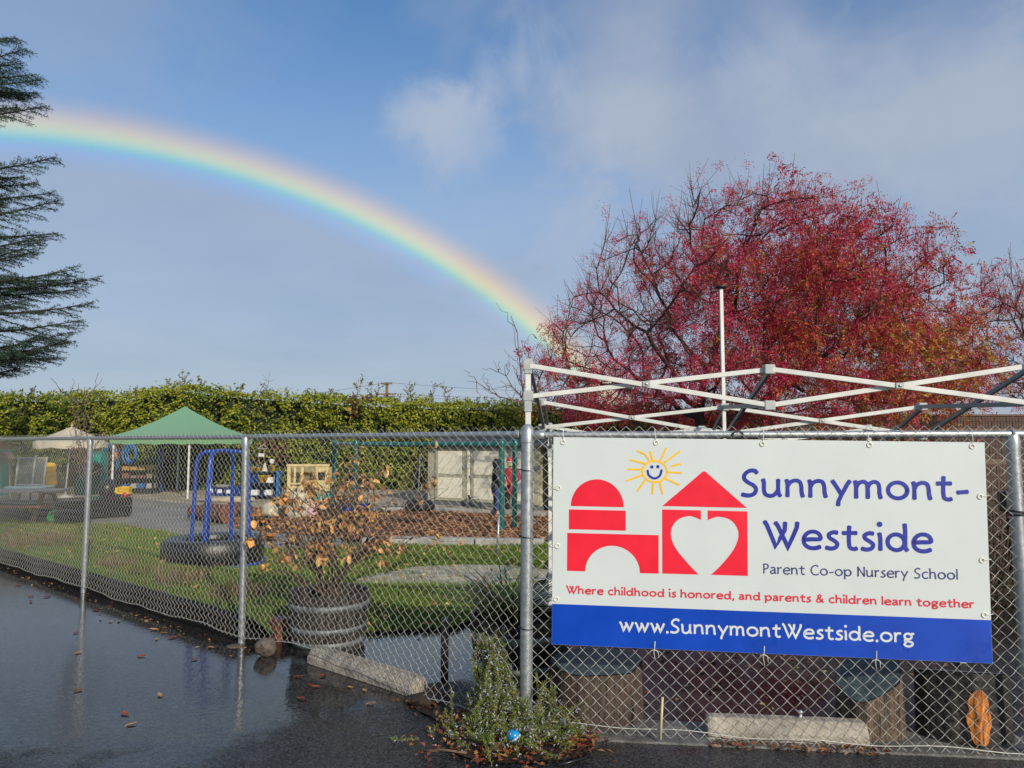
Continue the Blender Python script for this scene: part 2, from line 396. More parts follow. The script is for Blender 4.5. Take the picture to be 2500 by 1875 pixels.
sheet('play_path', path_poly, lambda x, y: .016, 1.2, mat('path_asphalt', (.225, .21, .175), .6, var=.25, scale=1.4, bump=.25, bscale=60))
sand_poly = [G(*p) for p in ((-700, 1216), (330, 1219), (480, 1234), (620, 1241), (900, 1250), (1010, 1240), (1350, 1262), (1900, 1262), (2000, 1180), (-700, 1180))]
sheet('sand_yard', sand_poly, lambda x, y: .010, 2.0, mat('yard_sand', (.36, .30, .215), .85, var=.3, scale=1.5, bump=.5, bscale=14))
chip_poly = [G(*p) for p in ((560, 1290), (700, 1305), (830, 1318), (900, 1322), (1150, 1322), (1420, 1322), (1420, 1262), (1300, 1258), (1010, 1247), (900, 1252), (620, 1243), (565, 1262))]
sheet('wood_chip_bed', chip_poly, lambda x, y: .022, .9, mat('chip_soil', (.17, .085, .04), .85, var=.4, scale=8, bump=.8, bscale=40))
def chips(poly, n, zf, sl, sw, cols, name, mt='chip', flat=.25, kind='stuff'):
    xs = [p[0] for p in poly]; ys = [p[1] for p in poly]; out = []
    P = np.stack([rng.uniform(min(xs), max(xs), n * 4), rng.uniform(min(ys), max(ys), n * 4)], 1); P = P[inpoly(P, poly)][:n]
    z = np.array([zf(a, b) for a, b in P]); P = np.concatenate([P, z[:, None] + rng.uniform(.003, .03, (len(P), 1))], 1)
    a = rng.uniform(0, 2 * math.pi, len(P)); D = np.stack([np.cos(a), np.sin(a), rng.normal(size=len(P)) * flat], 1)
    V, Fc = leaf_quads(P, D, rng.uniform(*sl, len(P)), rng.uniform(*sw, len(P)), up=(0, 0, 1), fold=.12)
    c = np.array(cols)[rng.integers(0, len(cols), len(P))] * rng.uniform(.7, 1.25, (len(P), 1))
    me = np_mesh(name, V, Fc, np.repeat(c, 2, 0)); o = finish(name, me, leafmat(mt, .7, .05, .3)); return tag(o, kind=kind)
chips(chip_poly, 16000, lambda x, y: .022, (.05, .13), (.025, .06), [(.36, .17, .07), (.28, .12, .05), (.42, .24, .11), (.16, .08, .045), (.33, .13, .06)], 'wood_chips')

# grass
def grass(name, poly, n, hmin, hmax, w, zf, dens=None):
    xs = [p[0] for p in poly]; ys = [p[1] for p in poly]
    u = rng.random(n * 4); y0, y1 = max(5.5, min(ys)), min(17, max(ys))
    y = y0 * (y1 / y0) ** u; x = rng.uniform(max(-15, min(xs)), max(xs), n * 4)
    P = np.stack([x, y], 1); ok = inpoly(P, poly) & (np.abs(x / y) < .78)
    if dens is not None: ok &= dens(P)
    P = P[ok][:n]; k = len(P); z = np.array([zf(a, b) for a, b in P]); B = np.concatenate([P, z[:, None] - .004], 1)
    a = rng.uniform(0, 2 * math.pi, k); lean = rng.uniform(.1, .9, k); h = rng.uniform(hmin, hmax, k) * (.6 + .8 * vnoise(B, 2.3, 3))
    d = np.stack([np.cos(a) * lean, np.sin(a) * lean, np.ones(k)], 1); d /= np.linalg.norm(d, axis=1, keepdims=True)
    sd_ = np.stack([-np.sin(a + .6), np.cos(a + .6), np.zeros(k)], 1) * w * (.6 + rng.random((k, 1)))
    T = B + d * h[:, None]; M_ = B + d * h[:, None] * .5 + np.array([0, 0, .006])
    V = np.stack([B - sd_ / 2, B + sd_ / 2, M_ + sd_ / 2.4, T, M_ - sd_ / 2.4], 1).reshape(-1, 3); i = np.arange(k)[:, None] * 5
    Fc = np.concatenate([i + [[0, 1, 2]], i + [[0, 2, 4]], i + [[4, 2, 3]]], 1).reshape(-1, 3)
    g = vnoise(B, 1.1, 9)[:, None]; r2 = rng.random((k, 1))
    c = (1 - g) * np.array([.115, .205, .025]) + g * np.array([.18, .25, .035]); c = np.where(r2 > .9, np.array([.20, .15, .05]), c) * rng.uniform(.7, 1.3, (k, 1))
    me = np_mesh(name, V, Fc, np.repeat(c, 3, 0)); return tag(finish(name, me, leafmat('grass_blade', .6, .3, .2)), 'short green lawn grass dotted with fallen leaves', None, kind='stuff')
dp = np.array([(p.x, p.y) for p in dirt_poly])
grass('lawn_grass', lawn_poly, 150000, .03, .075, .007, lawn_z, lambda P: (~inpoly(P, dp)) | (rng.random(len(P)) < .05))
chips(lawn_poly, 1500, lambda x, y: lawn_z(x, y) + .03, (.04, .085), (.02, .045), [(.45, .28, .07), (.30, .12, .04), (.22, .05, .03), (.40, .22, .06), (.50, .36, .10)], 'fallen_leaves_on_lawn', 'litter', .35)
# rough dry tufts along the timber edging
def tuft(name, c, r, h, n, cols, w=.006, up=.55):
    a = rng.uniform(0, 2 * math.pi, n); rr_ = r * np.sqrt(rng.random(n)); B = np.stack([c[0] + rr_ * np.cos(a), c[1] + rr_ * np.sin(a), np.full(n, c[2])], 1)
    D = np.stack([np.cos(a) * rng.uniform(0, 1, n) * up, np.sin(a) * rng.uniform(0, 1, n) * up, np.ones(n)], 1) + rng.normal(size=(n, 3)) * .15
    V, Fc = leaf_quads(B, D, rng.uniform(.4, 1, n) * h, np.full(n, w), fold=.05)
    cc_ = np.array(cols)[rng.integers(0, len(cols), n)] * rng.uniform(.7, 1.2, (n, 1)); return V, Fc, np.repeat(cc_, 2, 0)
def join_np(parts):
    V = []; Fc = []; T = []; o = 0
    for v, f, t in parts: V.append(v); Fc.append(f + o); T.append(t); o += len(v)
    return np.concatenate(V), np.concatenate(Fc), np.concatenate(T)
DRY = [(.30, .20, .10), (.36, .26, .13), (.20, .10, .06), (.14, .15, .04)]
for px, py, r_, h_, lab in ((30, 1340, .45, .5, 'large rusty brown dry grass clump at left edge of fence'), (120, 1405, .22, .25, 'yellowish dry weed clump behind leftmost fence bay'), (330, 1440, .25, .3, 'reddish dry weed clump behind the middle fence bay'), (480, 1475, .3, .28, 'tan dry weed clump near the blue handled tire ride'), (245, 1420, .2, .3, 'green and yellow weed clump beside the thin fence post')):
    g = G(px, py, .18); t_, d_ = ltd(g.x, g.y)
    if d_ < .45: g = offL(t_, .45 + r_ * .3)
    g.z = lawn_z(g.x, g.y) - .02
    V, Fc, T = tuft('weeds', g, r_, h_ * .8, 520, DRY if 'green' not in lab else [(.12, .16, .03), (.3, .26, .07)])
    tag(finish('weed_clump', np_mesh('weeds', V, Fc, T), leafmat('grass_blade')), lab, 'weeds')

# landscape timbers along the left fence
mtim = mat('wet_timber', (.014, .011, .009), .8, spec=.2, var=.5, scale=6, streak=(1, 1, 6), bump=.5, bscale=40)
mtim2 = mat('red_timber', (.16, .05, .025), .5, var=.5, scale=8, bump=.6, bscale=30)
tt = 3.28
labs = ['dark wet landscape timber nearest the fence post by the barrel', 'dark landscape timber second from the barrel along the fence', 'dark landscape timber in the leftmost fence bay', 'dark landscape timber at the left picture edge']
for i in range(4):
    L_ = 2.42; a = offL(tt, .085); b = offL(tt + L_, .085); mb = MB()
    mb.beam(a + Vector((0, 0, .085)), b + Vector((0, 0, .085)), .13, .20)
    mb.build('landscape_timber', mtim, bev=.012, label=labs[i], cat='timber', group='timbers edging the lawn'); tt += L_ + .012
pe = offL(3.02, .30)
MB().box(pe + Vector((0, 0, .085)), (.15, .15, .19), math.atan2(DL.y, DL.x)).build('timber_block', mtim2, bev=.012, label='short reddish timber block beside the second fence post', cat='timber')
# curbs
mcon = mat('old_concrete', (.34, .325, .29), .8, var=.25, scale=5, bump=.4, bscale=50)
k0 = [G(880, 1334), G(1010, 1330), G(1160, 1334), G(1330, 1336)]
clab = ['grey timber curb in front of the chips, left length', 'pale grey curb in front of the chips, middle length', 'grey curb in front of the chips, right length by the fence post']
for i in range(3):
    MB().beam(k0[i] + Vector((.01, 0, .06)), k0[i + 1] + Vector((-.01, 0, .06)), .2, .16).build('curb', mcon, bev=.015, label=clab[i], cat='curb', group='curbs around the wood chips')
k1 = [G(900, 1253), G(1010, 1247), G(1180, 1256), G(1330, 1264)]
clab = ['far concrete curb under the tire swing', 'far concrete curb in front of the shed doors', 'far concrete curb behind the swing posts']
for i in range(3):
    MB().beam(k1[i] + Vector((.01, 0, .05)), k1[i + 1] + Vector((-.01, 0, .05)), .22, .14).build('curb', mcon, bev=.015, label=clab[i], cat='curb', group='curbs around the wood chips')

# ================================================================== fences
mgal = mat('galvanised', (.46, .48, .48), .40, .75, var=.14, scale=30, bump=.05, bscale=120)
mwire = mat('galvanised_wire', (.50, .50, .45), .45, .35, var=.18, scale=40)
RAIL = 1.778
def fabric(p0, d, n, length, zb, ztop, name, parent, w=.077, rows=50, r=.00155, off=.03, waves=.006):
    K = int(length / (w / 2)); M_ = rows * 3 + 1
    j = np.arange(M_) / 3.0; jj = np.floor(j).astype(int); fr = j - jj
    k = np.arange(K)
    def corner(J): return np.where((J[None, :] + k[:, None]) % 2 == 0, 1, -1) * (w / 4)
    x = (k * w / 2)[:, None] + corner(jj) * (1 - fr) + corner(jj + 1) * fr
    dep = np.where((jj % 2) == 0, 1, -1) * np.sin(fr * math.pi) * waves
    zbk = np.array([zb(t) for t in k * w / 2]); z = zbk[:, None] + (ztop - zbk)[:, None] * (j / rows)[None, :]
    pt3 = np.stack([x, z, np.zeros_like(x)], -1).reshape(-1, 3)
    wav = (vnoise(pt3, 1.7, 5).reshape(x.shape) - .5) * .03 * np.clip((ztop - .05 - z) / .3, 0, 1)
    x = x + (vnoise(pt3, 4.0, 8).reshape(x.shape) - .5) * .006
    dd = off + dep[None, :] + wav
    p0, d, n = (np.array(q) for q in (p0, d, n))
    P = p0 + x[..., None] * d + dd[..., None] * n; P[..., 2] += z
    t = np.gradient(P, axis=1); t /= np.linalg.norm(t, axis=2, keepdims=True)
    sd_ = np.cross(t, n); sd_ /= np.linalg.norm(sd_, axis=2, keepdims=True); nn = np.cross(sd_, t)
    V = np.stack([P + nn * r, P + sd_ * r, P - nn * r, P - sd_ * r], 2)
    base = (np.arange(K)[:, None] * M_ + np.arange(M_ - 1)[None, :])[..., None, None] * 4
    q = np.arange(4); q2 = (q + 1) % 4; f = np.stack([q, q2, q2 + 4, q + 4], 1)[None, None]
    me = np_mesh(name, V.reshape(-1, 3), (base + f).reshape(-1, 4)); return tag(finish(name, me, mwire, parent, True), kind='stuff')
def post(parent, base, r, h, tilt=(0, 0), name='post', dome=True):
    b = Vector((base.x, base.y, -.03)); tp = Vector((base.x + tilt[0], base.y + tilt[1], h)); mb = MB().tube([b, tp], r, 16)
    p = mb.build(name, mgal, parent, True); autosmooth(p)
    if dome:
        c = MB().lathe([(r * 1.12, -.07), (r * 1.14, -.005), (r * 1.1, 0), (r * .95, .02), (r * .55, .038), (.001, .043)], 16, tp); q = c.build('post_cap', mgal, p, True); autosmooth(q)
    return p
def zb_left(t):
    z = .055 + .012 * math.sin(t * 2.1) + .01 * math.sin(t * 5.3)
    z += .10 * math.exp(-((t - 2.15) / .55) ** 2) - .02 * math.exp(-((t - .6) / .4) ** 2); return z
LT = 13.5
fl = thing('chain_link_fence', 'long galvanised chain link fence running back along the lawn', 'fence', (C0.x, C0.y, 0), 'chain link fence runs')
r0 = C0 + DL * .05 + Vector((0, 0, RAIL)); o = MB().tube([r0, C0 + DL * LT + Vector((0, 0, RAIL))], .0215, 14).build('top_rail', mgal, fl, True); autosmooth(o)
e = MB().lathe([(.012, -.02), (.03, -.012), (.03, .025), (.02, .032)], 14, r0 + DL * .0, M=DL.to_track_quat('Z', 'Y').to_matrix()); autosmooth(e.build('rail_end_cup', mgal, o, True))
for q, tl in ((PL2, (-.015, .0)), (PL3, (0, 0)), (C0 + DL * 10.0, (0, 0)), (C0 + DL * 13.2, (0, 0))):
    t_, _ = ltd(q.x, q.y); post(fl, C0 + DL * t_ , .030, RAIL - .018, tl, dome=False)
    o = MB().lathe([(.033, -.05), (.034, .012), (.026, .03)], 14, C0 + DL * t_ + Vector((tl[0], tl[1], RAIL - .03))); autosmooth(o.build('loop_cap', mgal, fl, True))
fabric(C0 + DL * .06, DL, NL, LT - .1, zb_left, 1.828, 'wire_mesh', fl)
MB().tube([C0 + DL * (.05 + i * .12) + NL * (.036 + .004 * math.sin(i)) + Vector((0, 0, zb_left(.05 + i * .12) + .012 + .006 * math.sin(i * 1.7))) for i in range(int((LT - .2) / .12))], .0028, 5).build('tension_wire', mwire, fl, True)
f2 = G(576, 1577); MB().lathe([(.075, -.02), (.07, .004), (.05, .008), (.03, .010)], 14, (f2.x, f2.y, 0), sx=1.1).build('post_footing', mat('wet_footing', (.10, .085, .065), .5, var=.3), fl, True)

fr_ = thing('chain_link_fence', 'short galvanised chain link fence run carrying the white sign', 'fence', (PR.x, PR.y, 0), 'chain link fence runs')
post(fr_, C0, .0385, 1.80, (.012, 0), 'corner_post')
ra = C0 + DR * .09 + Vector((0, 0, RAIL - .004)); rb = C0 + DR * 4.4 + Vector((0, 0, RAIL + .002))
o = MB().tube([ra, rb], .0215, 14).build('top_rail', mgal, fr_, True); autosmooth(o)
MB().lathe([(.014, -.045), (.03, -.04), (.03, .02), (.022, .03)], 14, ra, M=DR.to_track_quat('Z', 'Y').to_matrix()).build('rail_end_cup', mgal, o, True)
post(fr_, PR, .036, RAIL - .02, (-.02, 0), 'line_post', False)
mb = MB().lathe([(.038, -.06), (.040, .0), (.034, .03)], 14, PR + Vector((-.02, 0, RAIL - .035))); mb.torus(PR + Vector((-.02, 0, RAIL)), .024, .008, 16, 8, DR.to_track_quat('Z', 'Y').to_matrix()); autosmooth(mb.build('loop_cap', mgal, fr_, True))
LR = (PR - C0).length
def zb_right(t): return .045 - .022 * t + .006 * math.sin(t * 3.1)
fabric(C0 + DR * .05, DR, NR, 4.2, zb_right, 1.826, 'wire_mesh', fr_)
MB().tube([C0 + DR * (.05 + i * .1) + NR * .038 + Vector((0, 0, zb_right(.05 + i * .1) + .045 + .008 * math.sin(i * .9))) for i in range(42)], .0028, 5).build('tension_wire', mwire, fr_, True)
mblk = mat('black_cord', (.012, .012, .013), .5, var=.2)
for z_ in (.62, 1.16, 1.56):
    MB().torus(C0 + Vector((0, 0, z_)), .042, .0035, 18, 5, Matrix.Rotation(.12, 3, 'Y')).build('tie_wire', mblk, fr_, True)
MB().torus(PR + Vector((-.012, 0, 1.34)), .042, .006, 18, 6, Matrix.Rotation(.1, 3, 'Y')).torus(PR + Vector((-.012, 0, 1.325)), .042, .006, 18, 6, Matrix.Rotation(-.06, 3, 'Y')).build('post_strap', mblk, fr_, True)
q = C0 + DR * 1.26 + Vector((0, 0, RAIL)) ; MB().torus(q + Vector((0, 0, -.012)) + NR * .03, .032, .005, 16, 6, Matrix.Rotation(math.pi / 2, 3, 'X')).build('cord_loop', mblk, fr_, True)

# ================================================================== sign
mwhite = mat('sign_white', (.575, .62, .61), .34, var=.02, scale=3, spec=.4)
mblue = mat('sign_blue', (.001, .052, .42), .30, var=.08, scale=4)
mred = mat('sign_red', (.78, .012, .035), .36, var=.05, scale=5)
mtred = mat('print_red', (.62, .035, .06), .4, var=.05)
mnavy = mat('print_navy', (.020, .030, .30), .36, var=.08)
mslate = mat('print_slate', (.050, .060, .22), .4, var=.25, scale=3)
myel = mat('print_yellow', (.86, .50, .01), .4, var=.05)
mpw = mat('print_white', (.62, .64, .62), .4, var=.03)
TILT = -.0131
SU = (DR * math.cos(TILT) + Vector((0, 0, math.sin(TILT)))).normalized(); SV = SU.cross(-NR).normalized()
if SV.z < 0: SV = -SV
SO = C0 + DR * .158 + NR * .046 + Vector((0, 0, .542))
def SG(u, v, o=0.0): return SO + SU * u + SV * v + NR * o
SWd, SHt = 2.44, 1.22
sign = thing('school_sign', 'large white and blue nursery school sign tied to the fence', 'sign', tuple(SO))
def slab(poly, o0, o1):
    mb = MB(); n = len(poly); mb.v = [SG(u, v, o0) for u, v in poly] + [SG(u, v, o1) for u, v in poly]
    bm = [tuple(range(n))[::-1], tuple(range(n, 2 * n))]; mb.f = bm + [(i, (i + 1) % n, n + (i + 1) % n, n + i) for i in range(n)]; return mb
def slabt(poly, o):                       # flat printed shape, triangulated
    mb = MB(); mb.v = [SG(u, v, o) for u, v in poly]
    v, e, f, *_ = delaunay_2d_cdt([Vector(p) for p in poly], [(i, (i + 1) % len(poly)) for i in range(len(poly))], [], 1, 1e-6)
    mb.v = [SG(p.x, p.y, o) for p in v]; mb.f = [tuple(x) for x in f]; return mb
slab([(0, 0), (SWd, 0), (SWd, SHt), (0, SHt)], 0, .004).build('panel', mwhite, sign)
slabt([(.001, .001), (SWd - .001, .001), (SWd - .001, .235), (.001, .235)], .0052).build('blue_band', mblue, sign)
def arc(cx, cy, rx, ry, a0, a1, n=14): return [(cx + rx * math.cos(R(a0 + (a1 - a0) * i / n)), cy + ry * math.sin(R(a0 + (a1 - a0) * i / n))) for i in range(n + 1)]
PRT = .0052
slabt(arc(.263, .811, .156, .161, 0, 180, 32), PRT).build('half_round_block', mred, sign)
slabt([(.096, .674), (.431, .674), (.431, .791), (.096, .791)], PRT).build('bar_block', mred, sign)
slabt([(.087, .43), (.194, .43)] + arc(.354, .43, .16, .154, 180, 0, 28)[1:] + [(.622, .431), (.622, .653), (.087, .652)], PRT).build('arch_block', mred, sign)
slabt([(.644, .823), (1.128, .823), (.893, 1.029), (.879, 1.029)], PRT).build('roof_block', mred, sign)
def cat_(pts, k=6):
    P = [Vector(p) for p in pts]; out = []
    for i in range(len(P) - 1):
        a, b, c, d = P[max(i - 1, 0)], P[i], P[i + 1], P[min(i + 2, len(P) - 1)]
        for j in range(k):
            t = j / k; out.append(.5 * ((2 * b) + (c - a) * t + (2 * a - 5 * b + 4 * c - d) * t * t + (3 * b - a - 3 * c + d) * t ** 3))
    out.append(P[-1]); return [tuple(p) for p in out]
hl = cat_([(.866, .747), (.83, .762), (.797, .768), (.746, .753), (.71, .719), (.693, .671), (.701, .62), (.727, .57), (.768, .52), (.809, .474), (.851, .433)])
slabt([(.643, .803), (.643, .432)] + hl[::-1] + [(.866, .803)], PRT).build('left_wall_block', mred, sign)
hr = cat_([(.905, .746), (.936, .761), (.974, .768), (1.03, .754), (1.068, .713), (1.079, .66), (1.057, .594), (1.015, .533), (.968, .479), (.921, .434)])
slabt([(.905, .803)] + hr + [(1.129, .434), (1.13, .803)], PRT).build('right_wall_block', mred, sign)
_po = [0]
def ribbon(mb, pts, w, o=PRT, w1=None):
    _po[0] = (_po[0] + 1) % 9; o = o + _po[0] * .00012
    P = [Vector(p) for p in pts]; n = len(P); Lf = []; Rt = []
    for i in range(n):
        t = (P[min(i + 1, n - 1)] - P[max(i - 1, 0)]).normalized(); nn = Vector((-t.y, t.x))
        ww = w if w1 is None else w + (w1 - w) * abs(2 * i / (n - 1) - 1) ** 3
        k = 1.0
        if 0 < i < n - 1:
            a = (P[i] - P[i - 1]).normalized(); c = max(.45, nn.dot(Vector((-a.y, a.x)))); k = 1 / c
        Lf.append(P[i] + nn * ww / 2 * k); Rt.append(P[i] - nn * ww / 2 * k)
    base = len(mb.v); mb.v += [SG(p.x, p.y, o) for p in Lf] + [SG(p.x, p.y, o) for p in Rt]
    mb.f += [(base + i, base + n + i, base + n + i + 1, base + i + 1) for i in range(n - 1)]
    for end, sgn in ((0, -1), (n - 1, 1)):  # rounded ends
        t = (P[min(end + 1, n - 1)] - P[max(end - 1, 0)]).normalized() * sgn; nn = Vector((-t.y, t.x)); b2 = len(mb.v); ww = (w if w1 is None else w1) / 2
        arcp = [P[end] + (nn * math.cos(a) + t * math.sin(a) * .6) * ww for a in [math.pi * i / 6 for i in range(7)]]
        mb.v += [SG(p.x, p.y, o) for p in arcp]; mb.f.append(tuple(range(b2, b2 + 7)))
def dot(mb, c, r, o=PRT):
    b = len(mb.v); mb.v += [SG(c[0] + r * math.cos(2 * math.pi * i / 18), c[1] + r * math.sin(2 * math.pi * i / 18), o + .0012) for i in range(18)]; mb.f.append(tuple(range(b, b + 18)))
mb = MB(); ring = arc(.601, 1.024, .072, .062, 0, 360, 40); ribbon(mb, ring, .0115)
mb.build('sun_ring', myel, sign)
for r_ in ([(.635, 1.090), (.668, 1.164)], [(.660, 1.080), (.746, 1.145)], [(.697, 1.058), (.750, 1.073)], [(.677, 1.022), (.757, 1.019)], [(.664, .985), (.745, .947)], [(.631, .958), (.646, .895)], [(.592, .958), (.587, .894)], [(.545, .972), (.498, .908)], [(.527, 1.003), (.435, .966)], [(.527, 1.035), (.444, 1.034)], [(.547, 1.068), (.456, 1.091)], cat_([(.572, 1.085), (.544, 1.123), (.499, 1.144)]), [(.59, 1.09), (.574, 1.142)]):
    mb = MB(); ribbon(mb, r_, .011, PRT); mb.build('sun_ray', myel, sign)
for c in ((.584, 1.051), (.619, 1.053)): mb = MB(); dot(mb, c, .0095); mb.build('eye', mnavy, sign)
mb = MB(); ribbon(mb, cat_([(.559, 1.030), (.567, 1.001), (.598, .984), (.629, .999), (.641, 1.034)], 8), .013); mb.build('smile', mnavy, sign)
# --- lettering drawn as pen strokes
A_ = arc
def GL(ch):
    c = cat_
    return {
     'S': ([c([(.70, 1.36), (.60, 1.47), (.36, 1.46), (.14, 1.28), (.10, 1.04), (.28, .82), (.54, .64), (.66, .40), (.56, .12), (.30, .01), (.0, .06)])], .74),
     'u': ([c([(.0, 1.0), (.04, .8), (.04, .4), (.10, .12), (.32, .01), (.54, .10), (.70, .34)]), [(.72, 1.0), (.71, .5), (.74, .16), (.80, .02)]], .86),
     'n': ([[(.0, 1.0), (.04, .7), (.03, .02)], c([(.05, .66), (.18, .88), (.42, .99), (.62, .90), (.69, .62), (.70, .3), (.75, .02)])], .82),
     'm': ([[(.0, 1.0), (.04, .7), (.03, .02)], c([(.05, .68), (.16, .89), (.36, .99), (.53, .88), (.57, .6), (.57, .02)]), c([(.58, .68), (.70, .90), (.90, .99), (1.06, .88), (1.11, .6), (1.11, .3), (1.16, .02)])], 1.22),
     'y': ([[(.0, 1.0), (.12, .78), (.40, .20)], [(.80, 1.0), (.70, .84), (.40, .14), (.26, -.24), (.24, -.46)]], .80),
     'o': ([A_(.47, .5, .44, .48, 0, 360, 30)], .94),
     't': ([c([(.30, 1.30), (.28, 1.0), (.27, .4), (.32, .09), (.50, .01), (.62, .05)]), [(.0, .96), (.62, .98)]], .62),
     '-': ([[(.04, .44), (.48, .50)]], .52),
     'W': ([[(.0, 1.46), (.10, 1.3), (.30, .72), (.52, .02), (.74, .55), (.96, 1.05), (.98, 1.42)], [(.52, 1.42), (.64, 1.25), (.88, .62), (1.10, .02), (1.32, .6), (1.54, 1.2), (1.56, 1.44)]], 1.56),
     'e': ([c([(.06, .50), (.40, .53), (.80, .56), (.82, .74), (.70, .93), (.46, 1.0), (.20, .88), (.04, .58), (.08, .22), (.30, .02), (.58, .0), (.80, .09)])], .84),
     's': ([c([(.52, .97), (.34, .99), (.14, .86), (.16, .66), (.38, .48), (.52, .30), (.44, .08), (.22, .0), (.0, .05)])], .54),
     'i': ([[(.02, .98), (.06, .7), (.05, .02)]], .10),
     'd': ([A_(.43, .49, .40, .47, 0, 360, 28), c([(.84, 1.48), (.86, 1.2), (.85, .5), (.85, .2), (.92, .02)])], .94),
     'P': ([[(.04, 1.42), (.06, .7), (.04, .02)], c([(.0, 1.36), (.22, 1.44), (.52, 1.38), (.64, 1.12), (.52, .84), (.26, .70), (.07, .70)])], .68),
     'a': ([c([(.10, .90), (.30, .99), (.52, .94), (.60, .72), (.60, .3), (.68, .02)]), c([(.60, .58), (.36, .55), (.12, .44), (.02, .22), (.14, .03), (.36, .04), (.60, .26)])], .72),
     'r': ([[(.0, 1.0), (.04, .7), (.03, .02)], c([(.05, .64), (.14, .86), (.30, .98), (.48, .96)])], .50),
     'C': ([c([(.96, 1.34), (.72, 1.45), (.38, 1.38), (.10, 1.06), (.04, .64), (.18, .24), (.48, .02), (.76, .02), (.98, .12)])], 1.0),
     'p': ([[(.0, 1.0), (.05, .7), (.04, -.48)], A_(.46, .50, .40, .47, 0, 360, 28)], .88),
     'N': ([[(.04, .02), (.06, 1.42)], [(.02, 1.44), (.86, .0)], [(.86, 1.42), (.86, .02)]], .92),
     'h': ([[(.02, 1.5), (.05, 1.0), (.04, .02)], c([(.05, .66), (.18, .88), (.42, .99), (.62, .90), (.69, .62), (.70, .3), (.75, .02)])], .80),
     'l': ([[(.02, 1.5), (.05, 1.0), (.04, .02)]], .08),
     'c': ([c([(.68, .92), (.50, 1.0), (.26, .92), (.06, .66), (.08, .26), (.28, .03), (.50, .0), (.70, .10)])], .72),
     'w': ([[(.0, .98), (.10, .8), (.32, .04), (.58, .72)], [(.52, .94), (.64, .72), (.84, .04), (1.08, .7), (1.16, .98)]], 1.16),
     '.': ([], .12), ',': ([c([(.12, .08), (.12, -.06), (.02, -.24)])], .16),
     'g': ([A_(.36, .66, .30, .32, 0, 360, 22), c([(.24, .38), (.10, .26), (.14, .12), (.40, .08), (.66, .0), (.74, -.20), (.58, -.42), (.28, -.46), (.06, -.32), (.10, -.12), (.22, .06)]), c([(.60, .86), (.70, .97), (.84, .97)])], .80),
     '&': ([c([(1.04, .02), (.76, .28), (.40, .78), (.28, 1.10), (.34, 1.34), (.54, 1.42), (.70, 1.26), (.62, 1.02), (.36, .80), (.10, .52), (.06, .22), (.26, .01), (.56, .06), (.80, .34), (.92, .66)])], 1.06),
    }[ch]
def lettering(name, text, u0, u1, base, xh, w, m, gap=.26, space=.62, w1=1.12):
    adv = 0
    for ch in text: adv += space if ch == ' ' else GL(ch)[1] + gap
    adv -= gap; sx = (u1 - u0 - w) / adv; x = u0 + w / 2; mb = MB()
    def flush(mb):
        if mb.v: mb.build(name, m, sign)
        return MB()
    for ch in text:
        if ch == ' ': x += space * sx; mb = flush(mb); continue
        st, a = GL(ch)
        for s in st:
            if len(s) <= 6:
                s2 = []
                for i in range(len(s) - 1): s2 += [(s[i][0] + (s[i + 1][0] - s[i][0]) * j / 4, s[i][1] + (s[i + 1][1] - s[i][1]) * j / 4) for j in range(4)]
                s = s2 + [s[-1]]
            lo, hi = w / 2 / xh, 1 - w / 2 / xh
            ribbon(mb, [(x + p[0] * sx, base + (w / 2 + p[1] * (xh - w) if p[1] <= 1 else xh - w / 2 + (p[1] - 1) * xh * .94)) for p in s], w, PRT + .0004, w * w1)
        if ch == 'i': dot(mb, (x + .04 * sx, base + xh * 1.34), w * .68)
        if ch == '.': dot(mb, (x + .05 * sx, base + w * .55), w * .66)
        x += (a + gap) * sx
    flush(mb)
lettering('school_name_lettering', 'Sunnymont-', 1.092, 2.355, .883, .116, .0225, mnavy)
lettering('school_name_lettering', 'Westside', 1.216, 2.148, .592, .116, .0225, mnavy)
lettering('subtitle_lettering', 'Parent Co-op Nursery School', 1.214, 2.274, .449, .042, .0068, mslate, w1=1.2)
lettering('motto_lettering', 'Where childhood is honored, and parents & children learn together', .082, 2.355, .296, .035, .0084, mtred, gap=.30, space=.55, w1=1.2)
lettering('web_address_lettering', 'www.SunnymontWestside.org', .393, 2.032, .091, .060, .0118, mpw)
mgrom = mat('grommet', (.72, .70, .60), .5, var=.1); mstr = mat('white_string', (.66, .66, .62), .8, var=.15)
for (u, v), side in zip(((.058, 1.19), (.608, 1.194), (1.22, 1.195), (1.817, 1.197), (2.372, 1.197), (.031, .916), (.029, .574), (.024, .262), (2.405, .915), (2.403, .562), (2.405, .262)), 'ttttt' + 'lll' + 'rrr'):
    M3 = Matrix((SU, SV, NR)).transposed()
    MB().torus(SG(u, v, .0065), .0125, .0042, 14, 6, M3).build('grommet', mgrom, sign, True)
    d = {'t': (random.uniform(-.01, .02), .075), 'l': (-.05, -.008), 'r': (.05, .006)}[side]
    pts = [SG(u, v, .004), SG(u + d[0] * .4, v + d[1] * .4, .012), SG(u + d[0], v + d[1], .0), SG(u + d[0] * 1.1 + .004, v + d[1] * 1.12, -.045)]
    MB().tube(pts, .0022, 5).build('string_tie', mstr, sign, True)
for u, v in ((.597, .008), (1.213, .008), (1.825, .008)):
    mb = MB().tube([SG(u + .003, v + .035, .007), SG(u, v, .010), SG(u - .004, v - .03, .004), SG(u + .006, v - .075, -.006)], .0026, 5)
    mb.tube([SG(u - .03, v - .045, -.004), SG(u - .018, v - .018, .006), SG(u, v - .012, .010), SG(u + .02, v - .022, .006), SG(u + .026, v - .06, -.004)], .0022, 5)
    mb.build('string_tie', mstr, sign, True)

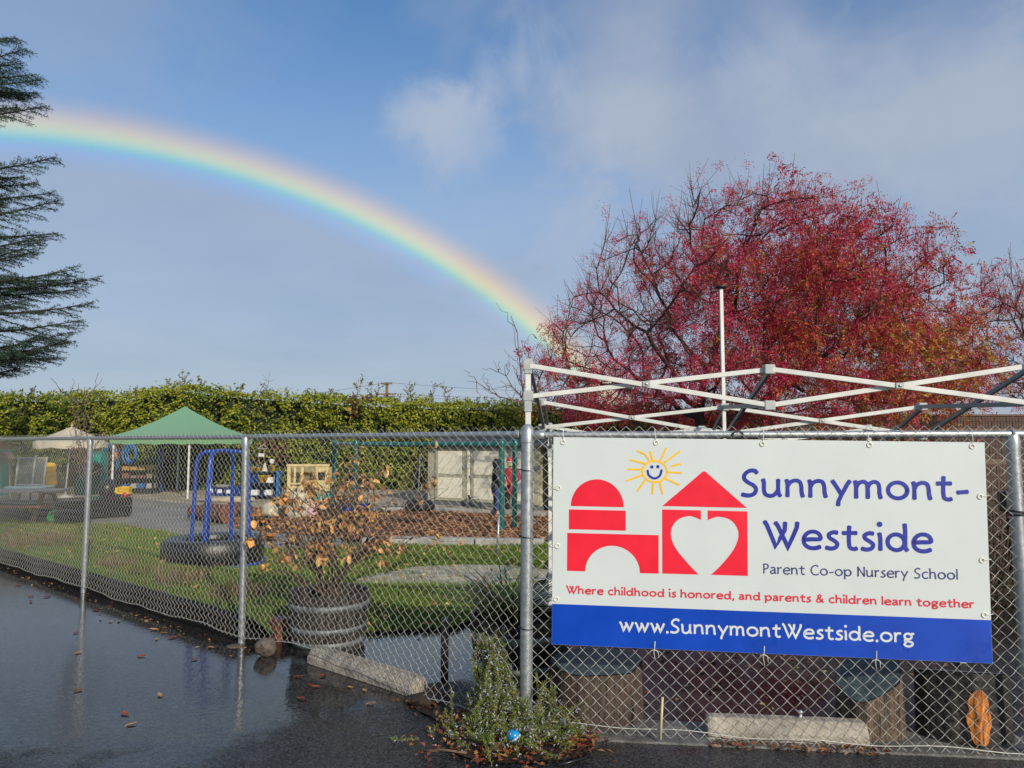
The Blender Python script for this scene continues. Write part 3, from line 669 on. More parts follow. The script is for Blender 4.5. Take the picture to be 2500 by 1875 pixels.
# ================================================================== pop-up canopy frame
mfw = mat('frame_white', (.64, .65, .60), .38, .0, var=.07, scale=9, bump=.03); mfg = mat('frame_bracket', (.36, .38, .37), .5, var=.1)
mfd = mat('frame_white_shaded', (.20, .21, .225), .4, .3, var=.1)  # depth bars: shade on the white frame's sides put into the colour
pf = thing('folding_canopy', 'bare white folding canopy frame standing behind the sign', 'canopy frame', tuple(At(1290, 1700, 4.75).xy) + (0,))
def row(L, M_, Rr):                       # (top, bottom) node pairs
    return [(At(L[0], L[1], L[3]), At(L[0], L[2], L[3])), (At(M_[0], M_[1], M_[3]), At(M_[0], M_[2], M_[3])), (At(Rr[0], Rr[1], Rr[3]), At(Rr[0], Rr[2], Rr[3]))]
rows = [row((1289, 893, 968, 4.75), (1877, 902, 990, 4.54), (2520, 892, 986, 4.33)),
        row((1324, 982, 1044, 6.25), (1768, 994, 1060, 6.02), (2250, 993, 1064, 5.80)),
        row((1342, 1043, 1092, 7.65), (1712, 1047, 1100, 7.40), (2120, 1048, 1104, 7.20))]
def bar(p, q, m, nm='truss_bar', w=.022, h=.030): return MB().beam(p, q, w, h).build(nm, m, pf, bev=.003)
def bracket(p, sz=(.066, .058, .06)): return MB().box(p, sz).build('bracket', mfg, pf, bev=.006)
E1 = Vector((0, -.016, 0))
for i, rw in enumerate(rows):
    for a, b in ((0, 1), (1, 2)):
        (t0, b0), (t1, b1) = rw[a], rw[b]
        bar(t0 + E1, b1 + E1, mfw); bar(b0 - E1, t1 - E1, mfw)
        c = (t0 + b1 + b0 + t1) / 4
        o = MB().box(c + E1 * 1.5, (.05, .016, .036)).build('pivot_plate', mfg, pf, bev=.004)
        MB().lathe([(.009, 0), (.009, .006), (.005, .008)], 10, c + E1 * 2.0, M=Matrix.Rotation(math.pi / 2, 3, 'X')).build('bolt', mgal, o, True)
    for k, (t, b) in enumerate(rw):
        bracket(t); bracket(b)
for i in (0, 1):
    for k in range(3):
        (t0, b0), (t1, b1) = rows[i][k], rows[i + 1][k]
        bar(t0 + Vector((.014, 0, 0)), b1 + Vector((.014, 0, 0)), mfd); bar(b0 - Vector((.014, 0, 0)), t1 - Vector((.014, 0, 0)), mfd)
for rw in (rows[0], rows[2]):
    for k in (0, 2):
        t, b = rw[k]
        bar(Vector((t.x, t.y, t.z + .02)) , Vector((t.x, t.y, 0.012)), mfw, 'leg', .036, .036)
        MB().box((t.x, t.y, .006), (.09, .09, .012)).build('foot_plate', mfg, pf)
        MB().box((b.x, b.y, b.z - .03), (.05, .05, .14)).build('leg_slider', mfg, pf, bev=.005)
        MB().box((t.x, t.y, t.z - .005), (.052, .052, .10)).build('leg_top', mfg, pf, bev=.005)
cp = At(1768, 1050, 6.02); ct = At(1767, 700, 6.02)
bar(Vector((cp.x, cp.y, cp.z - .12)), Vector((cp.x, cp.y, ct.z)), mfw, 'centre_pole', .028, .028)
MB().lathe([(.02, -.02), (.045, -.012), (.048, .004), (.02, .012)], 14, (cp.x, cp.y, ct.z)).build('pole_cap', mblk, pf, True)

# ================================================================== trees and hedges
def colonize(att, start, step=.32, di=1.8, dk=.55, iters=120, up=.06):
    nodes = [np.array(p, float) for p in start]; par = list(range(-1, len(start) - 1)); A = np.array(att, float)
    N_ = np.array(nodes); near = np.full(len(A), -1); nd = np.full(len(A), 1e9); done = 0; seen = set()
    for it in range(iters):
        for k in range(done, len(N_)):
            d = np.linalg.norm(A - N_[k], axis=1); m_ = d < nd; nd[m_] = d[m_]; near[m_] = k
        done = len(N_); act = nd < (di if it > 12 else 6.0)
        if not act.any(): break
        new = []; 
        for k in np.unique(near[act]):
            v = A[act & (near == k)] - N_[k]; v /= np.linalg.norm(v, axis=1, keepdims=True); d = v.mean(0) + np.array([0, 0, up]) + rng.normal(size=3) * .12
            d /= max(np.linalg.norm(d), 1e-6); p = N_[k] + d * step; key = (int(k), tuple(np.round(p, 1)))
            if key in seen: continue
            seen.add(key); new.append(p); par.append(int(k))
        if not new: break
        N_ = np.vstack([N_, new]); keep = nd > dk; A = A[keep]; near = near[keep]; nd = nd[keep]
        if not len(A): break
    return N_, np.array(par[:len(N_)])
def limb_radii(N_, par, tip=.008, ex=2.3, cap=1.0):
    r = np.zeros(len(N_)); ch = np.zeros(len(N_))
    for i in range(len(N_) - 1, 0, -1):
        if ch[i] == 0: r[i] = tip ** ex
        r[par[i]] += r[i]; ch[par[i]] += 1
    if ch[0] == 0: r[0] = tip ** ex
    return np.minimum(r ** (1 / ex), cap), ch
mbark = mat('red_tree_bark', (.034, .023, .021), .85, var=.4, scale=12, bump=.6, bscale=40)
def pinnate(P, D, L, cols, npair=5, droop=.25):
    n = len(P); d, s_, n_ = frames(D); out = []
    for k in range(npair):
        t = .25 + .75 * k / npair
        b = P + d * (L * t)[:, None] - np.array([0, 0, 1]) * (droop * L * t * t)[:, None]
        for sg in (1, -1):
            dd = d * .45 + s_ * sg * .8 + np.array([0, 0, -.25]) + rng.normal(size=(n, 3)) * .12
            V, Fc = leaf_quads(b, dd, L * .30 * (1.1 - .5 * abs(t - .55)), L * .085, fold=.12); out.append((V, Fc, np.repeat(cols * rng.uniform(.75, 1.25, (n, 1)), 2, 0)))
    return out
def red_tree(name, label, base, att, trunk, nleaf, ncl, twigs, lrange, seed, orange, group='red autumn trees'):
    t = thing(name, label, 'tree', tuple(base), group)
    N_, par = colonize(att, trunk); r, ch = limb_radii(N_, par, .0125, 2.1, .28)
    i = np.arange(1, len(N_)); pr = par[i]; ok = pr >= 0; i = i[ok]; pr = pr[ok]
    V, Fc = segs_mesh(N_[pr], N_[i], np.minimum(r[pr], r[i] * 1.6), r[i], 6)
    finish('trunk', np_mesh('trunk', V, Fc), mbark, t, True)
    # fine twigs springing from every thin branch
    thin = np.where(r < .03)[0]; k = rng.choice(thin, twigs); par_d = N_[k] - N_[np.maximum(par[k], 0)]
    par_d /= np.maximum(np.linalg.norm(par_d, axis=1, keepdims=True), 1e-6)
    d = par_d * .7 + rng.normal(size=(twigs, 3)) * .55 + np.array([0, 0, .45]); d /= np.linalg.norm(d, axis=1, keepdims=True); L = rng.uniform(.25, .8, twigs)
    mid = N_[k] + d * (L * .5)[:, None] + rng.normal(size=(twigs, 3)) * .03; end = mid + d * (L * .5)[:, None] + np.array([0, 0, .06])
    V1, F1 = segs_mesh(N_[k], mid, np.full(twigs, .0065), np.full(twigs, .005), 3); V2, F2 = segs_mesh(mid, end, np.full(twigs, .005), np.full(twigs, .003), 3)
    tag(finish('twigs', np_mesh('twigs', np.vstack([V1, V2]), np.vstack([F1, F2 + len(V1)])), mat('twig_bark', (.15, .08, .05), .8, var=.3), t), kind='stuff')
    up_ = np.where((r < .022) & (N_[:, 2] > N_[:, 2].max() - 2.6))[0]; k = rng.choice(up_, 150); d = rng.normal(size=(150, 3)) * np.array([.22, .22, .05]) + np.array([0, 0, 1]); L = rng.uniform(.35, 1.15, 150); e2 = N_[k] + d * L[:, None]
    V1, F1 = segs_mesh(N_[k], e2, np.full(150, .010), np.full(150, .004), 4); tag(finish('long_shoots', np_mesh('long_shoots', V1, F1), mat('twig_bark'), t), kind='stuff')
    tips = np.vstack([end, mid, N_[thin]])
    # leaves
    w = lrange(tips); w = w / w.sum(); cen = rng.choice(len(tips), max(40, nleaf // 26), p=w); k = cen[rng.integers(0, len(cen), nleaf)]; P = tips[k] + rng.normal(size=(nleaf, 3)) * np.array([.24, .24, .18]); spray = rng.random(nleaf) < .25; P[spray] = tips[rng.choice(len(tips), spray.sum(), p=w)]
    D = rng.normal(size=(nleaf, 3)) + np.array([0, 0, -.5]); L = rng.uniform(.20, .36, nleaf)
    mixv = orange(P) + rng.normal(size=nleaf) * .22
    cr_ = np.where((mixv > .62)[:, None], np.array([.46, .29, .04]), np.where((mixv > .40)[:, None], np.array([.50, .15, .03]), np.array([.44, .035, .055])))
    cr_ = np.where((mixv > .86)[:, None], np.array([.15, .16, .03]), cr_)
    V, Fc, T = join_np(pinnate(P, D, L, cr_)); tag(finish('foliage', np_mesh('foliage', V, Fc, T), leafmat('autumn_leaf', .45, .35, .4), t), kind='stuff')
    # panicles of crimson berries
    out = []; wc = np.maximum(.02, 1.0 - orange(tips)) * lrange(tips) ** .3; k = rng.choice(len(tips), ncl, p=wc / wc.sum()); nb = 64
    C = tips[k]; ax = rng.normal(size=(ncl, 3)) * .6 + np.array([0, 0, .1]); Pb = np.repeat(C, nb, 0) + np.repeat(ax, nb, 0) * (rng.random((ncl * nb, 1)) * .26) + rng.normal(size=(ncl * nb, 3)) * .075
    V, Fc = leaf_quads(Pb, rng.normal(size=Pb.shape), np.full(len(Pb), .030), np.full(len(Pb), .022), fold=.3)
    cb = np.where(rng.random((len(Pb), 1)) > .3, np.array([.62, .035, .12]), np.array([.38, .02, .07])) * rng.uniform(.7, 1.2, (len(Pb), 1))
    tag(finish('berry_clusters', np_mesh('berries', V, Fc, np.repeat(cb, 2, 0)), leafmat('berry', .4, .1, .5), t), kind='stuff')
    return t
# big crown: broad dome behind the sign
TC = np.array([5.75, 19.0, 3.1])
def dome(n, c, rx, ry, rz, zlo, shell=.3):
    P = rng.uniform(-1, 1, (n * 6, 3)); q = (np.abs(P[:, 0]) ** 2.4 + np.abs(P[:, 1]) ** 2.2 + np.abs(P[:, 2]) ** 2.3); P = P[(q < 1) & (q > shell ** 2)][:n]
    P = P * np.array([rx, ry, rz]) + c; return P[P[:, 2] > zlo]
att = dome(1900, TC, 5.45, 5.0, 5.0, 2.25)
att = att[~((att[:, 0] > 8.6) & (att[:, 2] > 8.2 - (att[:, 0] - 8.6) * 1.1))]
att = att[~((att[:, 0] < 3.2) & (att[:, 2] > 3.9 + (att[:, 0] - .3) * 1.35))]      # the left shoulder is lower
att = att[rng.random(len(att)) < .35 + .65 * np.clip(1.25 - np.abs(att[:, 1] - 17.5) / 6, 0, 1)]
trunk = [(5.0, 19.2, 0), (5.0, 19.2, .5), (4.98, 19.2, 1.0), (4.95, 19.15, 1.5), (4.9, 19.1, 2.0), (4.85, 19.1, 2.4)]
def lw(P): return .05 + .9 * np.clip((P[:, 0] - 3.3) / 2.6, 0, 1) + .5 * np.clip((4.2 - P[:, 2]) / 2, 0, 1) - .75 * np.clip((P[:, 2] - 6.6) / 1.2, 0, 1) * .9
red_tree('autumn_tree', 'wide red autumn tree with crimson berries behind the canopy frame', (5.0, 19.2, 0), att, trunk, 16000, 2000, 5200, lambda P: np.maximum(.03, lw(P)), 1,
         lambda P: .12 + .30 * np.clip((P[:, 0] - 4.5) / 4.5, 0, 1) * np.clip((6.8 - P[:, 2]) / 3, 0, 1) + .28 * (vnoise(P, .8, 4) - .35))
att2 = dome(300, np.array([14.2, 19.5, 4.3]), 2.4, 1.8, 2.3, 2.4)
red_tree('autumn_tree', 'sparse red tree reaching in at the right picture edge', (16.3, 19.8, 0), att2, [(16.3, 19.8, 0), (16.3, 19.8, 1), (16.2, 19.8, 2), (15.9, 19.7, 2.7), (15.4, 19.6, 3.2)], 900, 220, 900, lambda P: np.ones(len(P)), 2, lambda P: np.full(len(P), .2))

# bare saplings
mtw = mat('bare_twig', (.16, .10, .08), .8, var=.3)
def sapling(label, base, shoots, group='bare saplings'):
    t = thing('bare_sapling', label, 'sapling', tuple(base), group)
    P0, P1, R0, R1 = [], [], [], []
    def shoot(a, b, r, depth):
        a, b = np.array(a, float), np.array(b, float); n = 5; pts = [a + (b - a) * i / n + (rng.normal(size=3) * .03 * (0 < i < n)) for i in range(n + 1)]
        for i in range(n):
            P0.append(pts[i]); P1.append(pts[i + 1]); R0.append(r * (1 - .8 * i / n)); R1.append(r * (1 - .8 * (i + 1) / n))
            if depth > 0 and i > 0:
                for _ in range(2):
                    L = np.linalg.norm(b - a) * rng.uniform(.2, .42); d = (b - a) / np.linalg.norm(b - a) * .7 + rng.normal(size=3) * .55 + np.array([0, 0, .3]); d /= np.linalg.norm(d)
                    shoot(pts[i], pts[i] + d * L, r * .5, depth - 1)
    for a, b, r, dp in shoots: shoot(a, b, r, dp)
    V, Fc = segs_mesh(P0, P1, np.maximum(R0, .004), np.maximum(R1, .003), 4); finish('stems', np_mesh('stems', V, Fc), mtw, t); return t
b0 = Vector((.36, 14.5, 0)); f0 = At(1285, 985, 14.5)
sapling('bare leafless sapling rising behind the tall corner post', b0, [(b0, f0, .03, 0)] + [(f0, At(px, py, 14.5 + random.uniform(-.6, .6)), .016, 1) for px, py in ((1248, 772), (1140, 930), (1205, 880), (1310, 860), (1345, 930), (1260, 900))])
b0 = offL(8.55, .9); b0.z = .05; f0 = At(214, 1180, b0.y)
sapling('thin bare shrub in front of the beige umbrella', b0, [(b0, f0, .014, 0)] + [(f0, At(px, py, b0.y + random.uniform(-.2, .2)), .008, 1) for px, py in ((172, 945), (192, 935), (206, 945), (180, 1040), (245, 1050), (300, 1075), (160, 1090))])

# cedar at the left edge
mnb = mat('cedar_bark', (.05, .04, .032), .9, var=.4)
def cedar():
    bx, by = -8.5, 10.3; t = thing('cedar_tree', 'dark green cedar with drooping needled branches at the left edge', 'tree', (bx, by, 0)); B0, B1, R0, R1 = [], [], [], []; NP, ND, NW = [], [], []
    MB().tube([(bx, by, 0), (bx + .03, by, 4), (bx, by, 9), (bx, by, 14)], [.34, .26, .13, .02], 10).build('trunk', mnb, t, True)
    vis = [At(px, py, by + dy) for px, py, dy in ((43, 93, .2), (66, 118, -.2), (104, 194, .1), (90, 225, .5), (115, 257, -.1), (40, 262, .3), (140, 384, 0), (60, 430, .4), (146, 488, -.2), (130, 470, .5), (143, 568, .2), (100, 590, -.4), (84, 614, .1), (190, 656, -.3), (243, 680, 0), (215, 705, .5), (228, 741, .2), (205, 780, -.3), (180, 809, .1), (161, 837, .5), (120, 850, -.4), (76, 855, .2), (47, 899, -.1))]
    for _ in range(14):
        y0, y1, xm = ((100, 250, 85), (400, 600, 120), (640, 880, 190), (660, 860, 170))[_ % 4]; vis.append(At(rng.uniform(-40, xm), rng.uniform(y0, y1), by + rng.uniform(-.9, .9)))
    br = [(v, True) for v in vis]
    for i in range(120):
        z = rng.uniform(2.6, 13.6); L = max(.4, 3.0 * (1 - (z - 2) / 12.5)) * rng.uniform(.75, 1.05); a = rng.uniform(1.0, 2 * math.pi - 1.0)
        q_ = Vector((bx + L * math.cos(a), by + L * math.sin(a), z))
        if 1250 + 1800 * q_.x / q_.y < -25: br.append((q_, False))
    for tip, vz in br:
        tip = np.array(tip); L = math.hypot(tip[0] - bx, tip[1] - by); a = np.array([bx, by, tip[2] + rng.uniform(-.1, .25) - .10 * L]); rise = .13 * L
        def at_(u): return a + (tip - a) * u + np.array([0, 0, math.sin(u * math.pi) * -.35 * rise + rise * .35 * u ** 3 * 0])
        n = 12
        for i in range(n): B0.append(at_(i / n)); B1.append(at_((i + 1) / n)); R0.append(.030 * (1 - i / n) + .004); R1.append(.030 * (1 - (i + 1) / n) + .004)
        ax = (tip - a) / np.linalg.norm(tip - a); sd_ = np.cross(ax, [0, 0, 1.0]); us = np.arange(.3, 1.0, .055 if vz else .12)
        secs = [(at_(u), (L * .30 * (1 - u) ** .8 + .10) * rng.uniform(.6, 1.15), sg) for u in us for sg in (-1, 1)] + [(at_(.82), L * .19, 0)]
        for p, sl, sg in secs:
            d = ax * rng.uniform(.7, 1.0) + sd_ * sg * rng.uniform(.5, .9) + np.array([0, 0, rng.uniform(-.38, .22)]); d /= np.linalg.norm(d); e = p + d * sl; B0.append(p); B1.append(e); R0.append(.006); R1.append(.0025); s2 = np.cross(d, [0, 0, 1.0])
            for w in np.arange(.08, 1.02, (.040 if vz else .10) / max(sl, .08)):
                q = p + (e - p) * min(w, 1); tl = rng.uniform(.035, .10) * (1.2 - .6 * w)
                for s3 in (-1, 1):
                    dd = d * .8 + s2 * s3 * rng.uniform(.4, 1.0) + np.array([0, 0, rng.uniform(-.8, .2)]); dd /= np.linalg.norm(dd); k = 6 if vz else 4
                    NP.append(q + np.outer(rng.random(k), dd * tl)); ND.append(rng.normal(size=(k, 3)) * .55 + dd * .8 + np.array([0, 0, .25])); NW.append(np.full(k, .0068 if vz else .018))  # unseen boughs get wide needles, added to deepen the tree's shadow
    V, Fc = segs_mesh(B0, B1, np.array(R0), np.array(R1), 4); finish('branches', np_mesh('branches', V, Fc), mnb, t)
    P = np.vstack(NP); D = np.vstack(ND); w = np.concatenate(NW); V, Fc = leaf_quads(P, D, rng.uniform(.028, .052, len(P)), w, fold=.05)
    c = np.array([.026, .056, .032]) * rng.uniform(.6, 1.7, (len(P), 1)) + np.where(rng.random((len(P), 1)) > .9, np.array([.05, .05, .015]), 0)
    tag(finish('needles', np_mesh('needles', V, Fc, np.repeat(c, 2, 0)), leafmat('needle', .5, .1, .3), t), kind='stuff')
cedar()

# ivy-covered hedge
def hedge():
    t = thing('ivy_hedge', 'long yellow green ivy hedge closing the back of the yard', 'hedge', (-9, 27.6, 0))
    X0, X1, Y0 = -27.0, 5.2, 27.0
    tops = [(-250, 968), (0, 968), (150, 970), (330, 964), (420, 950), (470, 946), (540, 956), (640, 964), (760, 972), (900, 980), (1040, 985), (1250, 993), (1450, 998), (1620, 1000)]
    tx = [At(p[0], p[1], 27.4).x for p in tops]; tz = [At(p[0], p[1], 27.4).z for p in tops]
    topz = lambda x: np.interp(x, tx, tz)
    # dense inner body, uneven
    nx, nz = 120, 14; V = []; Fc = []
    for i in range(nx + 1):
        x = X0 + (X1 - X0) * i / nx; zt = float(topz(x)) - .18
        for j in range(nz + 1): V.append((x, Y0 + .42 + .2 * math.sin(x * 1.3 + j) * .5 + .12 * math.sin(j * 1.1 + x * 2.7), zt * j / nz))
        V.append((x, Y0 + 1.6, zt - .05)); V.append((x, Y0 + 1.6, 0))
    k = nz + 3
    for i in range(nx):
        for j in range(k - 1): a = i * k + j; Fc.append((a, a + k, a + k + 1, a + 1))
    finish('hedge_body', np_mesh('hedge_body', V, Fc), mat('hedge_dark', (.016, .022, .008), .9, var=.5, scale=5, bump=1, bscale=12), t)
    n = 62000; x = rng.uniform(X0, X1, n); zt = topz(x); fz = rng.random(n); top = rng.random(n) < .2
    z = np.where(top, zt + rng.normal(size=n) * .10, fz * zt); y = np.where(top, Y0 + rng.uniform(0, 1.5, n), Y0)
    P = np.stack([x, y, z], 1); b = vnoise(np.stack([x, z, z * 0], 1), 1.5, 2) * .55 + vnoise(np.stack([x, z * 1.5, z * 0], 1), 3.6, 7) * .42
    P[:, 1] += np.where(top, 0, np.minimum(.62 - b * 1.25, .30) + rng.normal(size=n) * .06); P[:, 2] += np.where(top, (b - .45) * .35, 0)
    keep = (b > .36) | (rng.random(n) < .3); P = P[keep]; b = b[keep]; n = len(P)
    D = np.stack([rng.normal(size=n) * .7, rng.normal(size=n) * .4 - .35, rng.normal(size=n) * .5 - .55], 1)
    V, Fc = leaf_quads(P, D, rng.uniform(.07, .13, n), rng.uniform(.055, .10, n), up=(.1, -.7, .6), fold=.1)
    g = vnoise(P, .9, 12); px = 1250 + 1800 * P[:, 0] / P[:, 1]
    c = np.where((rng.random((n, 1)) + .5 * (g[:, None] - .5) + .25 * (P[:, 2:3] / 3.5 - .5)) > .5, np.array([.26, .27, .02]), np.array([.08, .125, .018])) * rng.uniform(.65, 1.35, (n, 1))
    red = (vnoise(P, .7, 21) > .62) & ((px > 600) | (P[:, 2] < 1.8)); c = np.where((red & (rng.random(n) < .55))[:, None], np.array([.14, .05, .035]) * rng.uniform(.6, 1.4, (n, 1)), c)
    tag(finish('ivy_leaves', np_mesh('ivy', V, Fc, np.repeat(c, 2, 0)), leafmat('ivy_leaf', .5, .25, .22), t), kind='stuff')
    # long shoots above the clipped top
    P0, P1, LP, LD = [], [], [], []
    sh = [(455, 905, 3), (470, 915, 2), (400, 925, 2), (330, 945, 1), (585, 940, 2), (645, 908, 0), (880, 918, 3), (905, 930, 3), (925, 935, 2), (1000, 930, 2), (1050, 935, 3), (1085, 940, 3), (995, 955, 3), (1160, 975, 1), (820, 960, 2), (80, 950, 1), (40, 950, 1), (240, 955, 1)] + [(rng.uniform(-50, 1280), None, 1) for _ in range(70)]
    for px_, py_, lf in sh:
        xx = At(px_, 960, 27.6).x; z0 = float(topz(xx)) - .15; zt_ = At(px_, py_, 27.6).z if py_ else z0 + rng.uniform(.2, .55)
        a = np.array([xx + rng.normal() * .15, 27.4 + rng.uniform(0, .6), z0]); e = np.array([xx + rng.normal() * .1, a[1], zt_]); m_ = (a + e) / 2 + rng.normal(size=3) * .06
        P0 += [a, m_]; P1 += [m_, e]
        for s in range(3):
            u = rng.uniform(.3, .9); q = a + (e - a) * u; f_ = q + np.array([rng.normal() * .25, 0, .1 + rng.random() * .25]) * min(1, (zt_ - z0)); P0.append(q); P1.append(f_)
            for w_ in range(6 * lf): LP.append(q + (f_ - q) * rng.random()); LD.append(rng.normal(size=3))
        for w_ in range(14 * lf): LP.append(a + (e - a) * rng.random() ** .8 + rng.normal(size=3) * .03); LD.append(rng.normal(size=3) + np.array([0, 0, .5]))
    V, Fc = segs_mesh(P0, P1, np.full(len(P0), .008), np.full(len(P0), .004), 3); tag(finish('shoots', np_mesh('shoots', V, Fc), mtw, t), kind='stuff')
    LP = np.array(LP); LD = np.array(LD); V, Fc = leaf_quads(LP, LD, rng.uniform(.05, .10, len(LP)), rng.uniform(.03, .06, len(LP))); c = np.array([.20, .21, .05]) * rng.uniform(.6, 1.2, (len(LP), 1))
    tag(finish('shoot_leaves', np_mesh('shoot_leaves', V, Fc, np.repeat(c, 2, 0)), leafmat('ivy_leaf'), t), kind='stuff')
hedge()

# brown fluted block wall at the right
def block_wall():
    Y = 24.2; t = thing('block_wall', 'brown fluted concrete block wall behind the red tree', 'wall', (11, Y, 0)); bw, bh = .40, .20
    MB().box((12.5, Y + .14, 1.28), (15.0, .16, 2.56)).build('wall_core', mat('mortar', (.12, .10, .085), .9, var=.2), t)
    mbk = [mat('block_brown', (.105, .068, .052), .9, var=.25, scale=20, bump=.6, bscale=60), mat('block_tan', (.16, .105, .075), .9, var=.2, scale=20, bump=.5, bscale=60)]
    def block(split):
        mb = MB(); k = 4 if split else 1; fw = (bw - .008) / k
        for i in range(k):                # scored faces stand proud of the joints
            mb.box((-bw / 2 + .004 + fw * (i + .5), 0, 0), (fw - (.012 if split else 0), .07, bh - .010))
        if split: mb.box((0, .015, 0), (bw - .008, .05, bh - .010))
        return mb.mesh('block')
    ms = [block(True), block(False)]; ms[0].materials.append(mbk[0]); ms[1].materials.append(mbk[1])
    nrow = 13
    for j in range(nrow):
        z = j * bh + bh / 2; xr = (5.2, 19.4) if j >= nrow - 5 else (15.2, 17.8); x = xr[0] + (bw / 2 if j % 2 else 0)
        while x < xr[1]:
            o = link('block', ms[1 if (j in (nrow - 3, nrow - 4 + 1 - 5)) else 0], t, (x - 11, .02 - .0 + random.uniform(-.004, .004), z)); x += bw
    MB().box((12.5, Y + .1, 2.62), (15.0, .3, .06)).build('cap', mbk[1], t, bev=.008)
block_wall()
MB().box((1.0, 29.2, 1.52), (16, .06, 3.04)).build('board_fence', mat('brown_boards', (.07, .05, .04), .85, var=.3, scale=2, streak=(8, 1, .3)), label='dark brown board fence top just above the hedge', cat='fence')

# utility pole and lines
def utility():
    b = At(944, 1000, 85); top = At(944, 934, 85); t = thing('utility_pole', 'distant wooden utility pole with crossarms above the hedge', 'utility pole', (b.x, b.y, 0)); mw = mat('pole_wood', (.20, .11, .06), .85, var=.3)
    MB().tube([(b.x, 85, 0), (b.x, 85, top.z)], [.2, .16], 8).build('pole', mw, t, True)
    for dz, w in ((-.15, 1.3), (-1.35, 2.2)):
        o = MB().box((b.x, 84.75, top.z + dz), (w, .14, .16)).build('crossarm', mw, t)
        for sx in (-.45, .45): MB().lathe([(.05, 0), (.07, .1), (.03, .2)], 8, (b.x + sx * w, 84.75, top.z + dz + .08)).build('insulator', mat('porcelain', (.35, .33, .3), .3), o, True)
    for dz, l, r_ in ((0, 968, 951), (-1.25, 976, 961), (-1.6, 982, 966)):
        for px, py in ((560, l), (1560, r_)):
            e = At(px, py, 95); a = Vector((b.x, 84.7, top.z + dz)); pts = [a.lerp(e, i / 12) + Vector((0, 0, -1.1 * math.sin(math.pi * i / 12) * .5)) for i in range(13)]
            MB().tube(pts, .020, 4).build('wire', mblk, t, True)
utility()

# ================================================================== shed, swing, people
def basis(p, q):                          # local frame: x along p->q, y away from the viewer
    ux = (q - p).normalized(); uy = Vector((-ux.y, ux.x, 0))
    if uy.y < 0: uy = -uy
    return ux, uy
def shed():
    p = G(1042, 1231, .0); q = G(1318, 1247, .0); ux, uy = basis(p, q); Wd = (q - p).length; t = thing('storage_shed', 'low cream storage shed with olive trim and grey roof', 'shed', tuple(p))
    hl_ = At(1042, 1090, p.y).z; H = hl_
    mc = mat('shed_cream', (.84, .78, .60), .6, var=.06, scale=4, bump=.05); mo = mat('shed_olive', (.42, .40, .27), .65, var=.08, scale=5); mr_ = mat('shed_roof', (.10, .105, .11), .8, var=.3, scale=6, streak=(1, 1, 14), bump=.3)
    def P(u, d, z): v = p + ux * u + uy * d; return Vector((v.x, v.y, z))
    ang_ = math.atan2(ux.y, ux.x)
    def bx(u0, u1, d0, d1, z0, z1, m, nm, par=t, bev=.006): return MB().box(P((u0 + u1) / 2, (d0 + d1) / 2, (z0 + z1) / 2), (abs(u1 - u0), abs(d1 - d0), abs(z1 - z0)), ang_).build(nm, m, par, bev=bev)
    bx(-.05, Wd + .05, -.06, 1.5, .0, .10, mat('shed_base', (.13, .135, .15), .7, var=.2), 'base')
    bx(0, Wd, .03, 1.45, .10, H, mo, 'wall')
    mb = MB(); a = [P(-.12, -.12, H - .01), P(Wd + .12, -.12, H - .01), P(Wd + .12, 1.6, H + .36), P(-.12, 1.6, H + .36)]; a2 = [v + Vector((0, 0, .06)) for v in a]
    mb.add(a + a2, [(0, 1, 2, 3), (7, 6, 5, 4), (0, 4, 5, 1), (1, 5, 6, 2), (2, 6, 7, 3), (3, 7, 4, 0)]); mb.build('roof', mr_, t)
    bx(0, Wd, .05, 1.45, H, H + .02, mo, 'top_plate')
    sc = Wd / 276.0                       # metres per picture pixel along the front
    for x0, x1 in ((22, 100), (114, 190), (204, 272)):
        d = bx(x0 * sc, x1 * sc, -.002, .03, .13, H - .03, mo, 'door')
        zm = .13 + (H - .16) * .47
        for z0, z1 in ((.21, zm - .05), (zm + .05, H - .12)): bx((x0 + 7) * sc, (x1 - 9) * sc, -.012, -.002, z0, z1, mc, 'door_panel', d, .003)
        for z_ in (H - .10, zm): bx((x0 - 4) * sc, (x0 + 5) * sc, -.022, -.004, z_ - .025, z_ + .025, mgal, 'hinge', d, .003)
        bx((x1 - 5) * sc, (x1 + 1) * sc, -.03, -.004, .62 * H, .70 * H, mgal, 'latch', d, .003)
    for x0 in (104, 194): bx((x0) * sc, (x0 + 6) * sc, -.012, .03, .11, H - .01, mc, 'trim_post', t, .003)
    bx(60 * sc, 72 * sc, -.0145, -.012, H * .52, H * .56, mat('label_white', (.7, .7, .68), .5), 'door_label')
    # neighbour shed mostly hidden by the sign
    t2 = thing('storage_shed', 'second olive storage shed mostly hidden behind the sign', 'shed', tuple(P(Wd + .22, 0, 0)))
    bx(Wd + .22, Wd + 2.3, .04, 1.45, .02, H, mo, 'wall', t2)
    for k in range(6): bx(Wd + .24 + k * .34, Wd + .27 + k * .34, .01, .04, .05, H - .02, mo, 'batten', t2, .004)
    mb = MB(); a = [P(Wd + .16, -.1, H - .01), P(Wd + 2.4, -.1, H - .01), P(Wd + 2.4, 1.6, H + .36), P(Wd + .16, 1.6, H + .36)]; a2 = [v + Vector((0, 0, .06)) for v in a]
    mb.add(a + a2, [(0, 1, 2, 3), (7, 6, 5, 4), (0, 4, 5, 1), (1, 5, 6, 2), (2, 6, 7, 3), (3, 7, 4, 0)]).build('roof', mr_, t2)
shed()

